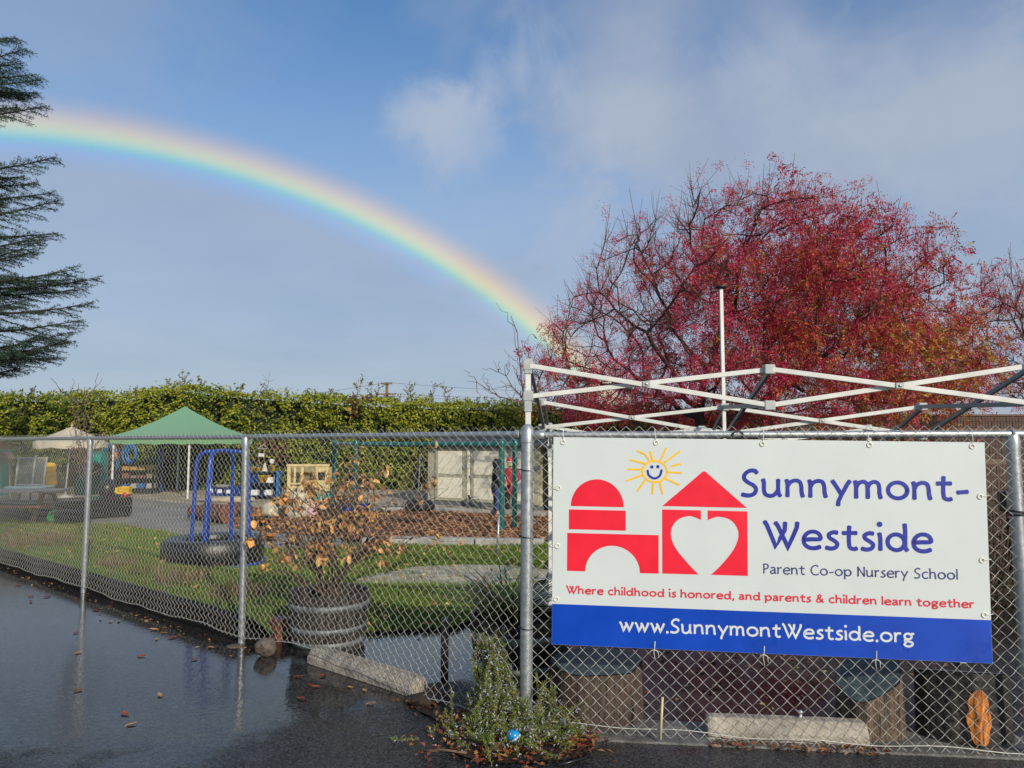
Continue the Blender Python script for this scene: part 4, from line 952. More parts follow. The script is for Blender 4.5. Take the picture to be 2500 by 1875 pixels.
mgr = mat('swing_green', (.004, .11, .10), .32, var=.12, scale=6, coat=.3)
def swing():
    FL, FR, BL, BR = G(866, 1272), G(1225, 1299), G(814, 1252), G(1257, 1291)
    t = thing('swing_set', 'dark green pipe swing frame in front of the shed', 'swing set', tuple(FL))
    tops = [At(869, 1080, FL.y).z, At(1224, 1083, FR.y).z]; zt = sum(tops) / 2
    def P(b, dz=0): return Vector((b.x, b.y, zt + dz))
    for b in (FL, FR, BL, BR):
        o = MB().tube([(b.x, b.y, -.02), P(b)], .053, 14).build('post', mgr, t, True); autosmooth(o)
        o = MB().lathe([(.07, -.06), (.075, -.01), (.07, .03), (.045, .065), (.001, .075)], 14, P(b)).build('ball_cap', mgr, t, True); autosmooth(o)
    for a, b, nm in ((FL, FR, 'top_bar'), (BL, FL, 'side_bar'), (FR, BR, 'side_bar')):
        autosmooth(MB().tube([P(a, -.03), P(b, -.03)], .052, 14).build(nm, mgr, t, True))
    bw = (FR - FL)
    hang = P(FL, -.03) + bw * ((1036 - 866) / (1225 - 866.0))
    for u in (.445, .49, .545): autosmooth(MB().torus(P(FL, -.03) + bw * u, .058, .012, 16, 8, bw.to_track_quat('Z', 'Y').to_matrix()).build('hanger_clamp', mblk, t, True))
    # tire swing
    c = At(1034, 1234, hang.y); s = thing('tire_swing', 'black tire swing hanging on chains before the shed', 'tire swing', (hang.x, hang.y, c.z))
    c = Vector((hang.x, hang.y, c.z)); autosmooth(tire(MB(), c, .31, .20, .20).build('tire', mrub, s, True))
    top = Vector((hang.x, hang.y, zt - .075)); kn = Vector((hang.x, hang.y, zt - .22)); MB().lathe([(.03, 0), (.045, .06), (.03, .15)], 12, kn).build('swivel', mblk, s, True)
    for k in range(3):
        a = k * 2.094 + .5; e = c + Vector((.26 * math.cos(a), .26 * math.sin(a), .08)); n = 26; mb = MB(); dv = (e - kn) / n
        for i in range(n): mb.beam(kn + dv * i, kn + dv * (i + 1.1), .012 if i % 2 else .026, .026 if i % 2 else .012)
        mb.build('chain', mat('chain_steel', (.25, .25, .25), .4, .8), s)
mrub = mat('tire_rubber', (.012, .0125, .015), .38, var=.3, scale=20, bump=.25, bscale=40)
def tire(mb, c, Ro, Ri, w, M=None, n=40):
    h = w / 2; prof = [(Ri, -h * .55), (Ri + .02, -h * .85), ((Ri + Ro) / 2, -h), (Ro - .04, -h * .92), (Ro, -h * .6), (Ro + .006, 0), (Ro, h * .6), (Ro - .04, h * .92), ((Ri + Ro) / 2, h), (Ri + .02, h * .85), (Ri, h * .55), (Ri + .05, h * .3), (Ri + .08, 0), (Ri + .05, -h * .3), (Ri, -h * .55)]
    b = len(mb.v); mb.lathe(prof, n, c, M); mb.f = [f for f in mb.f if len(f) == 4]; return mb
swing()

def skin(name, J, Ed, m, parent, sub=2, smooth=True):
    me = bpy.data.meshes.new(name); keys = list(J); off = WL[parent]
    me.from_pydata([tuple(Vector(J[k][:3]) - off) for k in keys], [(keys.index(a), keys.index(b)) for a, b in Ed], []); me.materials.append(m)
    o = link(name, me, parent); WL[o] = off; md = o.modifiers.new('skin', 'SKIN'); md.use_smooth_shade = True
    for i, k in enumerate(keys): sv = me.skin_vertices[0].data[i]; sv.radius = (J[k][3], J[k][4] if len(J[k]) > 4 else J[k][3]); sv.use_root = (i == 0)
    o.modifiers.new('sub', 'SUBSURF').levels = sub; o.modifiers['sub'].render_levels = sub; return o
mskin = mat('skin', (.45, .27, .20), .5, var=.08)
def person(label, base, face, Hh, coat, trous, shoe, hat, hood, long_coat, arms):
    t = thing('person', label, 'person', tuple(base), 'people by the shed'); k = Hh / 1.30; ca, sa = math.cos(face), math.sin(face)
    def L(x, y, z, r=0, r2=None):
        v = (base.x + (x * ca - y * sa) * k, base.y + (x * sa + y * ca) * k, base.z + z * k); return (*v, r * k) if r2 is None else (*v, r * k, r2 * k)
    J = {'pel': L(0, 0, .66, .085), 'wai': L(0, 0, .78, .08), 'che': L(0, .0, .93, .095), 'nk': L(0, .005, 1.055, .042), 'hd': L(0, .015, 1.12, .062), 'hm': L(0, .012, 1.19, .085), 'ht': L(0, .0, 1.255, .05)}
    Ed = [('pel', 'wai'), ('wai', 'che'), ('che', 'nk'), ('nk', 'hd'), ('hd', 'hm'), ('hm', 'ht')]
    for s, sg in (('l', -1), ('r', 1)):
        el, wr = arms[0], arms[1]
        J.update({s + 'hip': L(sg * .075, 0, .62, .072), s + 'kn': L(sg * .08, .012, .34, .048), s + 'an': L(sg * .082, -.01, .075, .034), s + 'ft': L(sg * .088, .085, .035, .028),
                  s + 'sh': L(sg * .145, 0, 1.0, .05), s + 'el': L(sg * el[0], el[1], el[2], .036), s + 'wr': L(sg * wr[0], wr[1], wr[2], .024), s + 'pa': L(sg * wr[0], wr[1] + .045, wr[2] - .03, .026)})
        Ed += [('pel', s + 'hip'), (s + 'hip', s + 'kn'), (s + 'kn', s + 'an'), (s + 'an', s + 'ft'), ('che', s + 'sh'), (s + 'sh', s + 'el'), (s + 'el', s + 'wr'), (s + 'wr', s + 'pa')]
        for f in range(5):
            fx = sg * (wr[0] + (-.024 + .012 * f if f else -.03)); J[s + 'f%d' % f] = L(fx, wr[1] + (.075 if f else .05), wr[2] - (.05 if f else .02) + .004 * f, .008); J[s + 'g%d' % f] = L(fx * .98, wr[1] + (.095 + .006 * (2 - abs(f - 2)) if f else .07), wr[2] - (.075 if f else .04), .007)
            Ed += [(s + 'pa', s + 'f%d' % f), (s + 'f%d' % f, s + 'g%d' % f)]
    body = skin('body', J, Ed, mskin, t)
    # clothes
    hem = .40 if long_coat else .56
    C = {'che': L(0, 0, .93, .125, .115), 'wai': L(0, 0, .78, .118, .108), 'pel': L(0, 0, .64, .135, .118), 'hem': L(0, 0, hem, .15, .125), 'nk': L(0, .0, 1.03, .075)}; Ce = [('che', 'wai'), ('wai', 'pel'), ('pel', 'hem'), ('che', 'nk')]
    for s, sg in (('l', -1), ('r', 1)):
        el, wr = arms; C.update({s + 's': L(sg * .15, 0, .995, .068), s + 'e': L(sg * el[0], el[1], el[2], .055), s + 'w': L(sg * wr[0] * 1.0, wr[1] - .005, wr[2] + .008, .045)}); Ce += [('che', s + 's'), (s + 's', s + 'e'), (s + 'e', s + 'w')]
    if hood: C['h1'] = L(0, -.005, 1.12, .085); C['h2'] = L(0, -.015, 1.20, .108); C['h3'] = L(0, -.01, 1.285, .05); Ce += [('nk', 'h1'), ('h1', 'h2'), ('h2', 'h3')]
    skin('coat', C, Ce, coat, t)
    Tj = {'p': L(0, 0, .60, .098)}; Te = []
    for s, sg in (('l', -1), ('r', 1)): Tj.update({s + 'h': L(sg * .076, 0, .55, .082), s + 'k': L(sg * .08, .01, .33, .066), s + 'a': L(sg * .082, -.01, .085, .056)}); Te += [('p', s + 'h'), (s + 'h', s + 'k'), (s + 'k', s + 'a')]
    skin('trousers', Tj, Te, trous, t)
    for sg in (-1, 1): skin('shoe', {'a': L(sg * .083, -.03, .05, .042), 'b': L(sg * .086, .05, .038, .038), 'c': L(sg * .09, .115, .028, .026)}, [('a', 'b'), ('b', 'c')], shoe, t)
    # face
    mb = MB(); n = Vector(L(0, .095, 1.165)[:3]); mb.lathe([(.001, -.02), (.014, -.012), (.010, .012), (.001, .02)], 8, n); mb.build('nose', mskin, body, True)
    for sg in (-1, 1): MB().lathe([(.001, -.008), (.009, 0), (.001, .008)], 8, L(sg * .033, .088, 1.19)[:3]).build('eye', mat('eye_dark', (.02, .015, .012), .2), body, True)
    MB().lathe([(.001, -.005), (.024, 0), (.001, .005)], 10, L(0, .088, 1.125)[:3], sy=.4).build('mouth', mat('lip', (.35, .1, .09), .5), body, True)
    if hat:
        hc = Vector(L(0, .002, 1.20)[:3]); o = MB().lathe([(.104 * k, -.02 * k), (.106 * k, .02 * k), (.098 * k, .055 * k), (.07 * k, .088 * k), (.03 * k, .102 * k), (.001, .105 * k)], 18, hc).build('hat', hat[0], t, True)
        MB().lathe([(.107 * k, -.028 * k), (.113 * k, -.018 * k), (.112 * k, .002 * k), (.106 * k, .008 * k)], 18, hc).build('hat_band', hat[1], o, True)
        MB().lathe([(.088 * k, -.035 * k), (.094 * k, .0), (.085 * k, .04 * k)], 16, L(0, .018, 1.125)[:3]).build('face_cover', hat[2], t, True)
    return t
pb = G(1247, 1256); pb.z = .012; pa_ = G(1212, 1259); pa_.z = .012
person('person in a red knit hat and long red coat behind the swing posts', pb, R(170), 1.36, mat('coat_red', (.30, .022, .028), .7, var=.15, scale=12), mat('trousers_black', (.012, .012, .014), .7), mat('shoe_dark', (.02, .018, .018), .6), (mat('hat_red', (.42, .03, .045), .8, var=.2, scale=60), mat('hat_band', (.55, .42, .36), .8), mat('cover_lime', (.42, .48, .16), .7)), False, True, [(.20, .03, .80), (.07, .16, .72)])
person('person in a dark hooded coat and blue jeans beside the swing post', pa_, R(-75), 1.36, mat('coat_navy', (.010, .012, .020), .65, var=.2, scale=12), mat('jeans_blue', (.030, .060, .16), .75, var=.25, scale=20), mat('shoe_pale', (.32, .28, .25), .6), None, True, False, [(.20, -.01, .79), (.19, .06, .60)])
# thin metal stake and cart handle
g = G(1213, 1362, .03); tz_ = At(1217, 1258, g.y).z
MB().tube([g + Vector((0, 0, -.03)), (g.x + .03, g.y, tz_)], .018, 10).build('metal_stake', mgal, smooth=True, label='thin grey metal stake standing on the lawn before the chips', cat='stake')
ct_ = thing('cart_handle', 'black pull handle leaning before the cream shed doors', 'handle', tuple(G(1200, 1252, .02)))
a = G(1200, 1252, .03); b = At(1146, 1214, a.y + .1); MB().tube([a, b], .012, 8).build('rod', mblk, ct_, True); MB().tube([b + Vector((-.04, 0, .05)), b + Vector((-.01, 0, .02)), b + Vector((.03, 0, -.05))], .025, 8).build('grip', mblk, ct_, True); MB().tube([b + Vector((.03, 0, .0)), b + Vector((.2, 0, .01)), b + Vector((.26, 0, -.12)), b + Vector((.28, 0, -.3))], .008, 6).build('cord', mblk, ct_, True)

# ================================================================== tent and umbrella
def tent():
    f, r_, l = Vector((-10.0, 22.75, 0)), None, None
    f = G(458, 1218); sc = f.y / 22.7
    r_ = Vector((G(603, 1218).x / G(603, 1218).y, 1, 0)) * (f.y + 2.9); l = Vector((G(272, 1218).x / G(272, 1218).y, 1, 0)) * (f.y + 1.0)
    b = r_ + l - f; t = thing('canopy_tent', 'green canopy tent with white legs before the hedge', 'tent', tuple((f + b) / 2)); mg = mat('tent_green', (.10, .31, .17), .6, var=.08, scale=2)
    m2 = leafmat('tent_cloth', .6, .3, .3); c = (f + b) / 2; pk = At(447, 992, c.y).z; zv = At(458, 1084, f.y).z; ze = zv + .24; cor = [f, r_, b, l]
    for i in range(4):
        p, q = cor[i], cor[(i + 1) % 4]; V = []; Fc = []; n = 10; out = 1.06
        pe_, qe = c + (p - c) * out, c + (q - c) * out
        for a in range(n + 1):
            u = a / n
            for k in range(n + 1):
                w = k / n; e = pe_.lerp(qe, w); x = e.lerp(c, u); sag = -.10 * math.sin(u * math.pi) - .03 * math.sin(w * math.pi) * (1 - u); V.append((x.x, x.y, ze + (pk - ze) * u + sag))
        for a in range(n):
            for k in range(n): i0 = a * (n + 1) + k; Fc.append((i0, i0 + 1, i0 + n + 2, i0 + n + 1))
        me = np_mesh('canopy_panel', V, Fc, np.tile(np.array([.25, .47, .30]), (len(Fc), 1))); finish('canopy_panel', me, m2, t, True)
        V = []; Fc = []
        for k in range(n + 1):
            e = pe_.lerp(qe, k / n); V += [(e.x, e.y, ze - .03 * math.sin(k / n * math.pi)), (e.x, e.y, zv + .02 * math.sin(k * 1.9))]
        Fc = [(2 * k, 2 * k + 1, 2 * k + 3, 2 * k + 2) for k in range(n)]; me = np_mesh('valance', V, Fc, np.tile(np.array([.27, .52, .26]), (len(Fc), 1))); finish('valance', me, m2, t, True)
        MB().beam((p.x, p.y, 0), (p.x, p.y, ze), .05, .05).build('leg', mfw, t, bev=.004)
        MB().beam((p.x, p.y, ze - .05), (q.x, q.y, ze - .05), .03, .03).build('frame_bar', mfg, t)
tent()
def umbrella():
    g = Vector((0, 23.2, 0)); e = At(163, 1150, 23.2); x = e.x; t = thing('patio_umbrella', 'beige patio umbrella with a scalloped edge and wooden pole', 'umbrella', (x, 23.2, .01))
    top = At(177, 1041, 23.2).z; ze = At(177, 1079, 23.2).z; Rr = 1.02; n = 32; V = []; Fc = []; m2 = leafmat('umbrella_cloth', .7, .3, .2)
    V.append((x + .1, 23.2, top))
    for k in range(n): a = 2 * math.pi * k / n; rr_ = Rr * (1 - .05 * (k % 4 == 2)); V.append((x + .1 + rr_ * math.cos(a), 23.2 + rr_ * math.sin(a), ze + .06 * math.cos(a * 4) * 0))
    for k in range(n): a = 2 * math.pi * k / n; V.append((x + .1 + Rr * 1.0 * math.cos(a), 23.2 + Rr * math.sin(a), ze - .16 - .05 * abs(math.sin(a * 4))))
    F3 = [(0, 1 + k, 1 + (k + 1) % n) for k in range(n)]; me = bpy.data.meshes.new('canopy'); me.from_pydata(V, [], F3 + [(1 + k, 1 + n + k, 1 + n + (k + 1) % n, 1 + (k + 1) % n) for k in range(n)])
    at = me.attributes.new('tint', 'FLOAT_COLOR', 'FACE'); at.data.foreach_set('color', [.66, .59, .46, 1] * len(me.polygons)); finish('canopy', me, m2, t)
    mw = mat('umbrella_pole', (.5, .46, .38), .6); MB().tube([(x - .02, 23.2, .01), (x + .1, 23.2, top + .03)], .022, 8).build('pole', mw, t, True); MB().lathe([(.03, 0), (.045, .04), (.001, .1)], 10, (x + .1, 23.2, top)).build('finial', mw, t, True)
    for k in range(8): a = 2 * math.pi * k / 8; MB().tube([(x + .09, 23.2, top - .06), (x + .1 + Rr * .98 * math.cos(a), 23.2 + Rr * .98 * math.sin(a), ze - .03)], .012, 5).build('rib', mw, t)
    MB().lathe([(.25, 0), (.24, .05), (.06, .08), (.04, .16)], 16, (x - .02, 23.2, .01)).build('base', mcon, t, True)
umbrella()

# ================================================================== tire ride
mblu = mat('ride_blue', (.006, .045, .30), .3, var=.15, scale=10, coat=.3)
def ride():
    c = G(520, 1388, .06); z0 = lawn_z(c.x, c.y); t = thing('tire_ride', 'big black tire on the lawn with blue pipe handles', 'ride', (c.x, c.y, z0)); c.z = z0 + .02
    cc_ = Vector((c.x, c.y, c.z + .16)); autosmooth(tire(MB(), cc_, .64, .36, .34).build('tire', mrub, t, True)); MB().torus((c.x, c.y, z0 + .02), .66, .02, 36, 6).build('blue_rim', mblu, t, True)
    top = At(540, 1100, c.y).z
    def arch(px0, px1, dy0, dy1, nm):
        a = At(px0[0], 1340, c.y + dy0); b = At(px1[0], 1340, c.y + dy1); at_ = At(px0[1], 1140, c.y + dy0); bt = At(px1[1], 1140, c.y + dy1); a.z = b.z = z0 + .2; at_.z = bt.z = top - .16
        m1 = at_.lerp(bt, .16); m2_ = at_.lerp(bt, .5); m3 = at_.lerp(bt, .84); m1.z = m3.z = top - .02; m2_.z = top
        pts = [a, a.lerp(at_, .5), at_]; pts += [Vector(p) for p in ((at_ * .55 + m1 * .45) + Vector((0, 0, .05)), m1, m2_, m3, (bt * .55 + m3 * .45) + Vector((0, 0, .05)))] + [bt, bt.lerp(b, .5), b]
        autosmooth(MB().tube(pts, .026, 12).build(nm, mblu, t, True), 60)
    arch((466, 480), (607, 607), 0, .05, 'handle_arch'); arch((497, 512), (563, 569), -.3, .35, 'handle_arch')
    MB().tube([At(505, 1335, c.y - .25), At(518, 1112, c.y - .2)], .022, 10).build('brace', mblu, t, True)
ride()
# ================================================================== left yard
mdk = mat('black_plastic', (.014, .014, .016), .35, var=.3, scale=8); mwd = mat('old_wood', (.20, .15, .11), .75, var=.35, scale=5, streak=(1, 8, 8), bump=.3); mrw = mat('red_wood', (.17, .075, .05), .7, var=.3, scale=5, streak=(1, 8, 8)); mgw = mat('wet_grey_wood', (.16, .155, .165), .35, var=.3, scale=5, streak=(1, 8, 8))
def boxthing(name, label, cat, c, sz, m, rz=0, bev=.02, group=None): return MB().box((c[0], c[1], c[2] + sz[2] / 2), sz, rz).build(name, m, bev=bev, label=label, cat=cat, group=group)
def picnic(label, c, rz, Ln):
    t = thing('picnic_table', label, 'picnic table', tuple(c)); Mz = Matrix.Rotation(rz, 3, 'Z')
    def P(x, y, z): return c + Mz @ Vector((x, y, z))
    for k in range(5): MB().box(P(0, -.32 + k * .16, .70), (Ln, .145, .045), rz).build('top_plank', mgw, t, bev=.006)
    for sy in (-.72, .72):
        for k in (-.075, .075): MB().box(P(0, sy + k, .42), (Ln, .14, .04), rz).build('bench_plank', mrw, t, bev=.006)
    for sx in (-.36, .36):
        for sg in (-1, 1): MB().beam(P(sx * Ln, sg * .62, 0), P(sx * Ln, sg * .18, .67), .09, .045).build('leg', mrw, t, bev=.004)
        MB().beam(P(sx * Ln + .05, -.78, .38), P(sx * Ln + .05, .78, .38), .045, .09).build('bench_support', mrw, t); MB().beam(P(sx * Ln + .05, -.38, .655), P(sx * Ln + .05, .38, .655), .045, .045).build('top_support', mrw, t)
c = At(20, 1195, 15.6); c.z = .02; picnic('weathered picnic table at the left edge beyond the fence', c, .1, 2.2)
def sandbox():
    a, b = G(62, 1286), G(322, 1262); b.z = a.z = .02; ux, uy = basis(a, b); L = (b - a).length; t = thing('sand_table', 'long black raised sand box beyond the lawn', 'sand box', tuple(a)); rz = math.atan2(ux.y, ux.x); H = At(322, 1212, b.y).z
    for d0, nm in ((.03, 'side_board'), (1.1, 'side_board')):
        for z in (.16, .35): p_ = a + ux * L / 2 + uy * d0; MB().box((p_.x, p_.y, z * H / .45), (L, .05, .17 * H / .45), rz).build(nm, mdk, t, bev=.008)
    for u in (.02, L - .02):
        for z in (.16, .35): p_ = a + ux * u + uy * .565; MB().box((p_.x, p_.y, z * H / .45), (.05, 1.02, .17 * H / .45), rz).build('end_board', mdk, t, bev=.008)
    p_ = a + ux * L / 2 + uy * .565; MB().box((p_.x, p_.y, H - .035), (L - .1, 1.02, .03), rz).build('sheet_lid', mat('wet_lid', (.05, .055, .065), .2, var=.3), t)
    for u in (.1, L - .1): p_ = a + ux * u + uy * .06; MB().box((p_.x, p_.y, .05), (.09, .09, .14), rz).build('foot', mdk, t)
    return a, ux, uy, L, H
sa_, sux, suy, sL, sH = sandbox()
def on_box(px, d): # a spot on the lid below a picture column
    best = None
    for i in range(200):
        p_ = sa_ + sux * (sL * i / 199) + suy * d; x_ = 1250 + 1800 * p_.x / p_.y
        if best is None or abs(x_ - px) < best[0]: best = (abs(x_ - px), p_)
    return Vector((best[1].x, best[1].y, sH - .02))
def lump(name, label, cat, c, sz, m, seed=0, n=3, amp=.18, group=None, flat=True):
    bm = bmesh.new(); bmesh.ops.create_icosphere(bm, subdivisions=n, radius=.5); co = np.array([v.co[:] for v in bm.verts]); d = 1 + (vnoise(co + 5, 2.2, seed) - .5) * amp * 2 + (vnoise(co + 9, 5.5, seed) - .5) * amp * .7
    for v, k in zip(bm.verts, d): v.co *= k; v.co.x *= sz[0]; v.co.y *= sz[1]; v.co.z = max(v.co.z, -.36) * sz[2] if flat else v.co.z * sz[2]
    me = bpy.data.meshes.new(name); bm.to_mesh(me); bm.free(); zmin = min(v.co.z for v in me.vertices); me.transform(Matrix.Translation(Vector(c) - Vector((0, 0, zmin)))); return tag(finish(name, me, m, None, True), label, cat, group)
lump('black_sack', 'slumped black sack on the end of the sand box', 'sack', on_box(272, .6), (.42, .4, .5), mdk, 3)
lump('white_sack', 'white plastic sack behind the black sack on the sand box', 'sack', on_box(296, .9), (.40, .3, .30), mat('sack_white', (.55, .55, .53), .5), 5)
def toytruck():
    c = on_box(306, .35); t = thing('toy_truck', 'yellow toy dump truck on the end of the sand box', 'toy', tuple(c)); my = mat('toy_yellow', (.72, .46, .01), .4); mr2 = mat('toy_red', (.5, .03, .05), .4)
    MB().box(c + Vector((0, 0, .09)), (.40, .17, .05)).build('chassis', my, t, bev=.01); MB().box(c + Vector((-.13, 0, .16)), (.12, .16, .12)).build('cab', my, t, bev=.015)
    mb = MB(); b_ = c + Vector((.07, 0, .12)); mb.add([b_ + Vector(v) for v in ((-.09, -.07, 0), (.11, -.07, 0), (.11, .07, 0), (-.09, .07, 0), (-.12, -.1, .12), (.15, -.1, .12), (.15, .1, .12), (-.12, .1, .12))], [(0, 3, 2, 1), (0, 1, 5, 4), (1, 2, 6, 5), (2, 3, 7, 6), (3, 0, 4, 7)]); mb.build('dump_bed', my, t)
    for sx in (-.12, .12):
        for sy in (-.09, .09): MB().lathe([(.001, -.025), (.055, -.025), (.055, .025), (.001, .025)], 14, c + Vector((sx, sy, .055)), M=Matrix.Rotation(math.pi / 2, 3, 'X')).build('wheel', mdk if sx < 0 else mr2, t, True)
toytruck()
g = G(176, 1284, .02); MB().lathe([(.24, 0), (.30, .03), (.33, .22), (.345, .30), (.36, .31), (.34, .315), (.30, .28), (.25, .06), (.001, .05)], 24, g).build('plastic_tub', mdk, smooth=True, label='shiny black tub on the grass edge by the sand box', cat='tub')
g = G(134, 1281, .02)
def wireball(c, r, m, label):
    mb = MB(); cc_ = c + Vector((0, 0, r))
    for k in range(7): mb.torus(cc_, r * .94, .014, 20, 5, Matrix.Rotation(k * 1.3, 3, 'Z') @ Matrix.Rotation(k * .9 + .3, 3, 'X'))
    mb.build('mesh_ball', m, smooth=True, label=label, cat='ball')
wireball(g, .15, mat('ball_green', (.02, .36, .07), .4), 'bright green open mesh ball beside the black tub')
def easel():
    p = on_box(75, .9); base = At(74, 1188, 17.8); t = thing('screen_stand', 'grey framed mesh screens standing on a pale round tray', 'screen', (base.x, 17.8, .55)); tb = thing('round_table', 'small round table with a pale top under the mesh screens', 'table', (base.x, 17.8, .01))
    zt_ = base.z; mp_ = mat('tray_aqua', (.42, .52, .50), .25); MB().lathe([(.50, -.03), (.52, 0), (.50, .012), (.001, .012)], 28, (base.x, 17.8, zt_)).build('table_top', mp_, tb, True)
    for k in range(3): a = k * 2.1; MB().tube([(base.x + .3 * math.cos(a), 17.8 + .3 * math.sin(a), .0), (base.x + .2 * math.cos(a), 17.8 + .2 * math.sin(a), zt_ - .03)], .025, 8).build('leg', mgw, tb, True)
    top = At(74, 1115, 17.8).z; fx = [At(42, 1150, 17.8).x, At(80, 1150, 17.75).x, At(111, 1150, 17.8).x]; ms_ = mat('screen_frame', (.42, .42, .40), .5, .3)
    for i, x in enumerate(fx): MB().beam((x - .03, 17.8, zt_ + .012), (x + .02, 17.8, top + (.03 if i == 1 else 0)), .035, .035).build('upright', ms_, t, bev=.004)
    MB().beam((fx[0] - .02, 17.8, top - .03), (fx[2] + .04, 17.8, top - .03), .03, .03).build('top_bar', ms_, t); MB().beam((fx[0], 17.8, zt_ + .05), (fx[2], 17.8, zt_ + .05), .03, .03).build('bottom_bar', ms_, t)
    for i in (0, 1):
        mb = MB(); n = 16
        for k in range(1, n): x = fx[i] + (fx[i + 1] - fx[i]) * k / n; mb.beam((x, 17.81, zt_ + .06), (x, 17.81, top - .05), .005, .005)
        for k in range(1, 26): z = zt_ + .05 + (top - .1 - zt_) * k / 26; mb.beam((fx[i] + .02, 17.815, z), (fx[i + 1] - .02, 17.815, z), .005, .005)
        tag(mb.build('wire_screen', mat('screen_wire', (.30, .31, .31), .5, .5), t), kind='stuff')
easel()
def scarecrow():
    b = At(121, 1200, 19.5); t = thing('scarecrow', 'yellow hatted scarecrow figure with red scarf and mustard coat', 'scarecrow', (b.x, 19.5, .01)); x, y = b.x, 19.5; top = At(121, 1129, y).z; mm = mat('mustard_cloth', (.42, .25, .02), .8, var=.2, scale=8); my = mat('hat_yellow', (.72, .40, .01), .6)
    MB().tube([(x, y, 0), (x, y, top - .2)], .025, 8).build('pole', mwd, t, True)
    MB().lathe([(.15, .62), (.17, .66), (.14, .95), (.10, top - .36), (.06, top - .33)], 16, (x, y, 0), sy=.7).build('coat', mm, t, True)
    MB().lathe([(.075, top - .36), (.10, top - .33), (.10, top - .27), (.07, top - .24)], 14, (x, y, 0)).build('scarf', mat('scarf_red', (.42, .03, .05), .8), t, True)
    MB().lathe([(.05, top - .27), (.10, top - .24), (.135, top - .17), (.13, top - .08), (.09, top - .02), (.001, top)], 16, (x, y, 0)).build('hat', my, t, True)
    for sg in (-1, 1): MB().tube([(x + sg * .09, y, top - .42), (x + sg * .17, y - .02, top - .6), (x + sg * .18, y - .04, .72)], [.05, .045, .035], 8).build('sleeve', mm, t, True)
scarecrow()
def stand():
    b = At(10, 1168, 20.5); t = thing('wooden_feeder', 'small wooden gabled feeder on legs at the left edge', 'feeder', (b.x, 20.5, .01)); x, y = b.x, 20.5; z1 = At(10, 1120, y).z; z2 = At(10, 1105, y).z
    mb = MB().add([(x - .2, y - .16, z1), (x + .2, y - .16, z1), (x, y - .16, z2 + .06), (x - .2, y + .16, z1), (x + .2, y + .16, z1), (x, y + .16, z2 + .06)], [(0, 1, 2), (5, 4, 3), (0, 2, 5, 3), (2, 1, 4, 5), (0, 3, 4, 1)]); mb.build('roof', mwd, t)
    MB().box((x, y, z1 - .07), (.3, .24, .14)).build('box', mwd, t, bev=.005)
    for sx in (-.13, .13): MB().beam((x + sx * 1.7, y, 0), (x + sx, y, z1 - .13), .05, .04).build('leg', mwd, t)
stand()
mte = mat('teal_plastic', (.01, .24, .19), .4, var=.12); mdg = mat('dark_green_plastic', (.008, .035, .03), .4, var=.2)
def cabinet(label, px0, px1, pt, Y, m, pb=None, cat='cabinet', name='storage_cabinet'):
    a, b = At(px0, pt, Y), At(px1, pt, Y); w = b.x - a.x; z0 = .01; t = thing(name, label, cat, ((a.x + b.x) / 2, Y, z0)); H = a.z
    MB().box(((a.x + b.x) / 2, Y + .25, (z0 + H) / 2), (w, .5, H - z0)).build('body', m, t, bev=.02); MB().box(((a.x + b.x) / 2, Y + .24, H + .02), (w + .05, .55, .04)).build('lid', m, t, bev=.015)
    for s in (-1, 1): MB().box(((a.x + b.x) / 2 + s * w * .25, Y - .008, (z0 + H) / 2), (w * .44, .016, (H - z0) * .86)).build('door', m, t, bev=.006)
cabinet('dark green plastic cabinet under the beige umbrella', 183, 226, 1136, 24.2, mdg); cabinet('bright teal cabinet just right of the thin fence post', 222, 247, 1106, 25.4, mte); cabinet('teal cabinet cut by the left picture edge', -60, 7, 1100, 24, mte)
lump('cloth_bundle', 'tall olive cloth bundle leaning by the umbrella pole', 'bundle', G(172, 1206, .01), (.42, .4, 1.25), mat('olive_cloth', (.13, .115, .06), .85), 9, 3, .1)
for i, (px, py, h_) in enumerate(((139, 1202, .72), (152, 1203, .35), (176, 1203, .32))):
    b = G(px, py, .01); MB().tube([b, b + Vector((.02, 0, h_ * .6)), b + Vector((-.01, .02, h_))], [.10, .07, .045], 8).build('driftwood_stump', mrw, smooth=True, label=['tall reddish driftwood stump beside the scarecrow', 'short reddish driftwood stump left of the umbrella pole', 'short reddish driftwood stump right of the umbrella pole'][i], cat='stump', group='driftwood stumps')
# hoops and hose on the hedge
def hoops(label, px, py, w, h, m, n, name, cat):
    mb = MB(); c = At(px, py, 26.3); rx = w * 26.3 / 3600; rz = h * 26.3 / 3600
    for k in range(n):
        s = 1 - .07 * k; off = Vector((random.uniform(-.05, .05), k * .022, random.uniform(-.05, .05))); mb.tube([c + off + Vector((rx * s * math.cos(a), 0, rz * s * math.sin(a))) for a in [2 * math.pi * i / 30 for i in range(31)]], .02, 6, False)
    mb.build(name, m, smooth=True, label=label, cat=cat)
mhb = mat('hoop_blue', (.01, .16, .42), .4, var=.2)
hoops('tall loops of blue hose hung on the hedge left of the tent leg', 268, 1132, 38, 96, mhb, 3, 'hose_coil', 'hose'); hoops('tight blue hose coil hung on the hedge inside the tent', 316, 1110, 34, 50, mhb, 6, 'hose_coil', 'hose')
MB().tube([At(283, 1104, 26.2), At(284, 1122, 26.2)], .05, 8).build('orange_float', mat('orange_paint', (.5, .12, .03), .5), smooth=True, label='small orange float hung on the hedge beside the blue hose', cat='float')
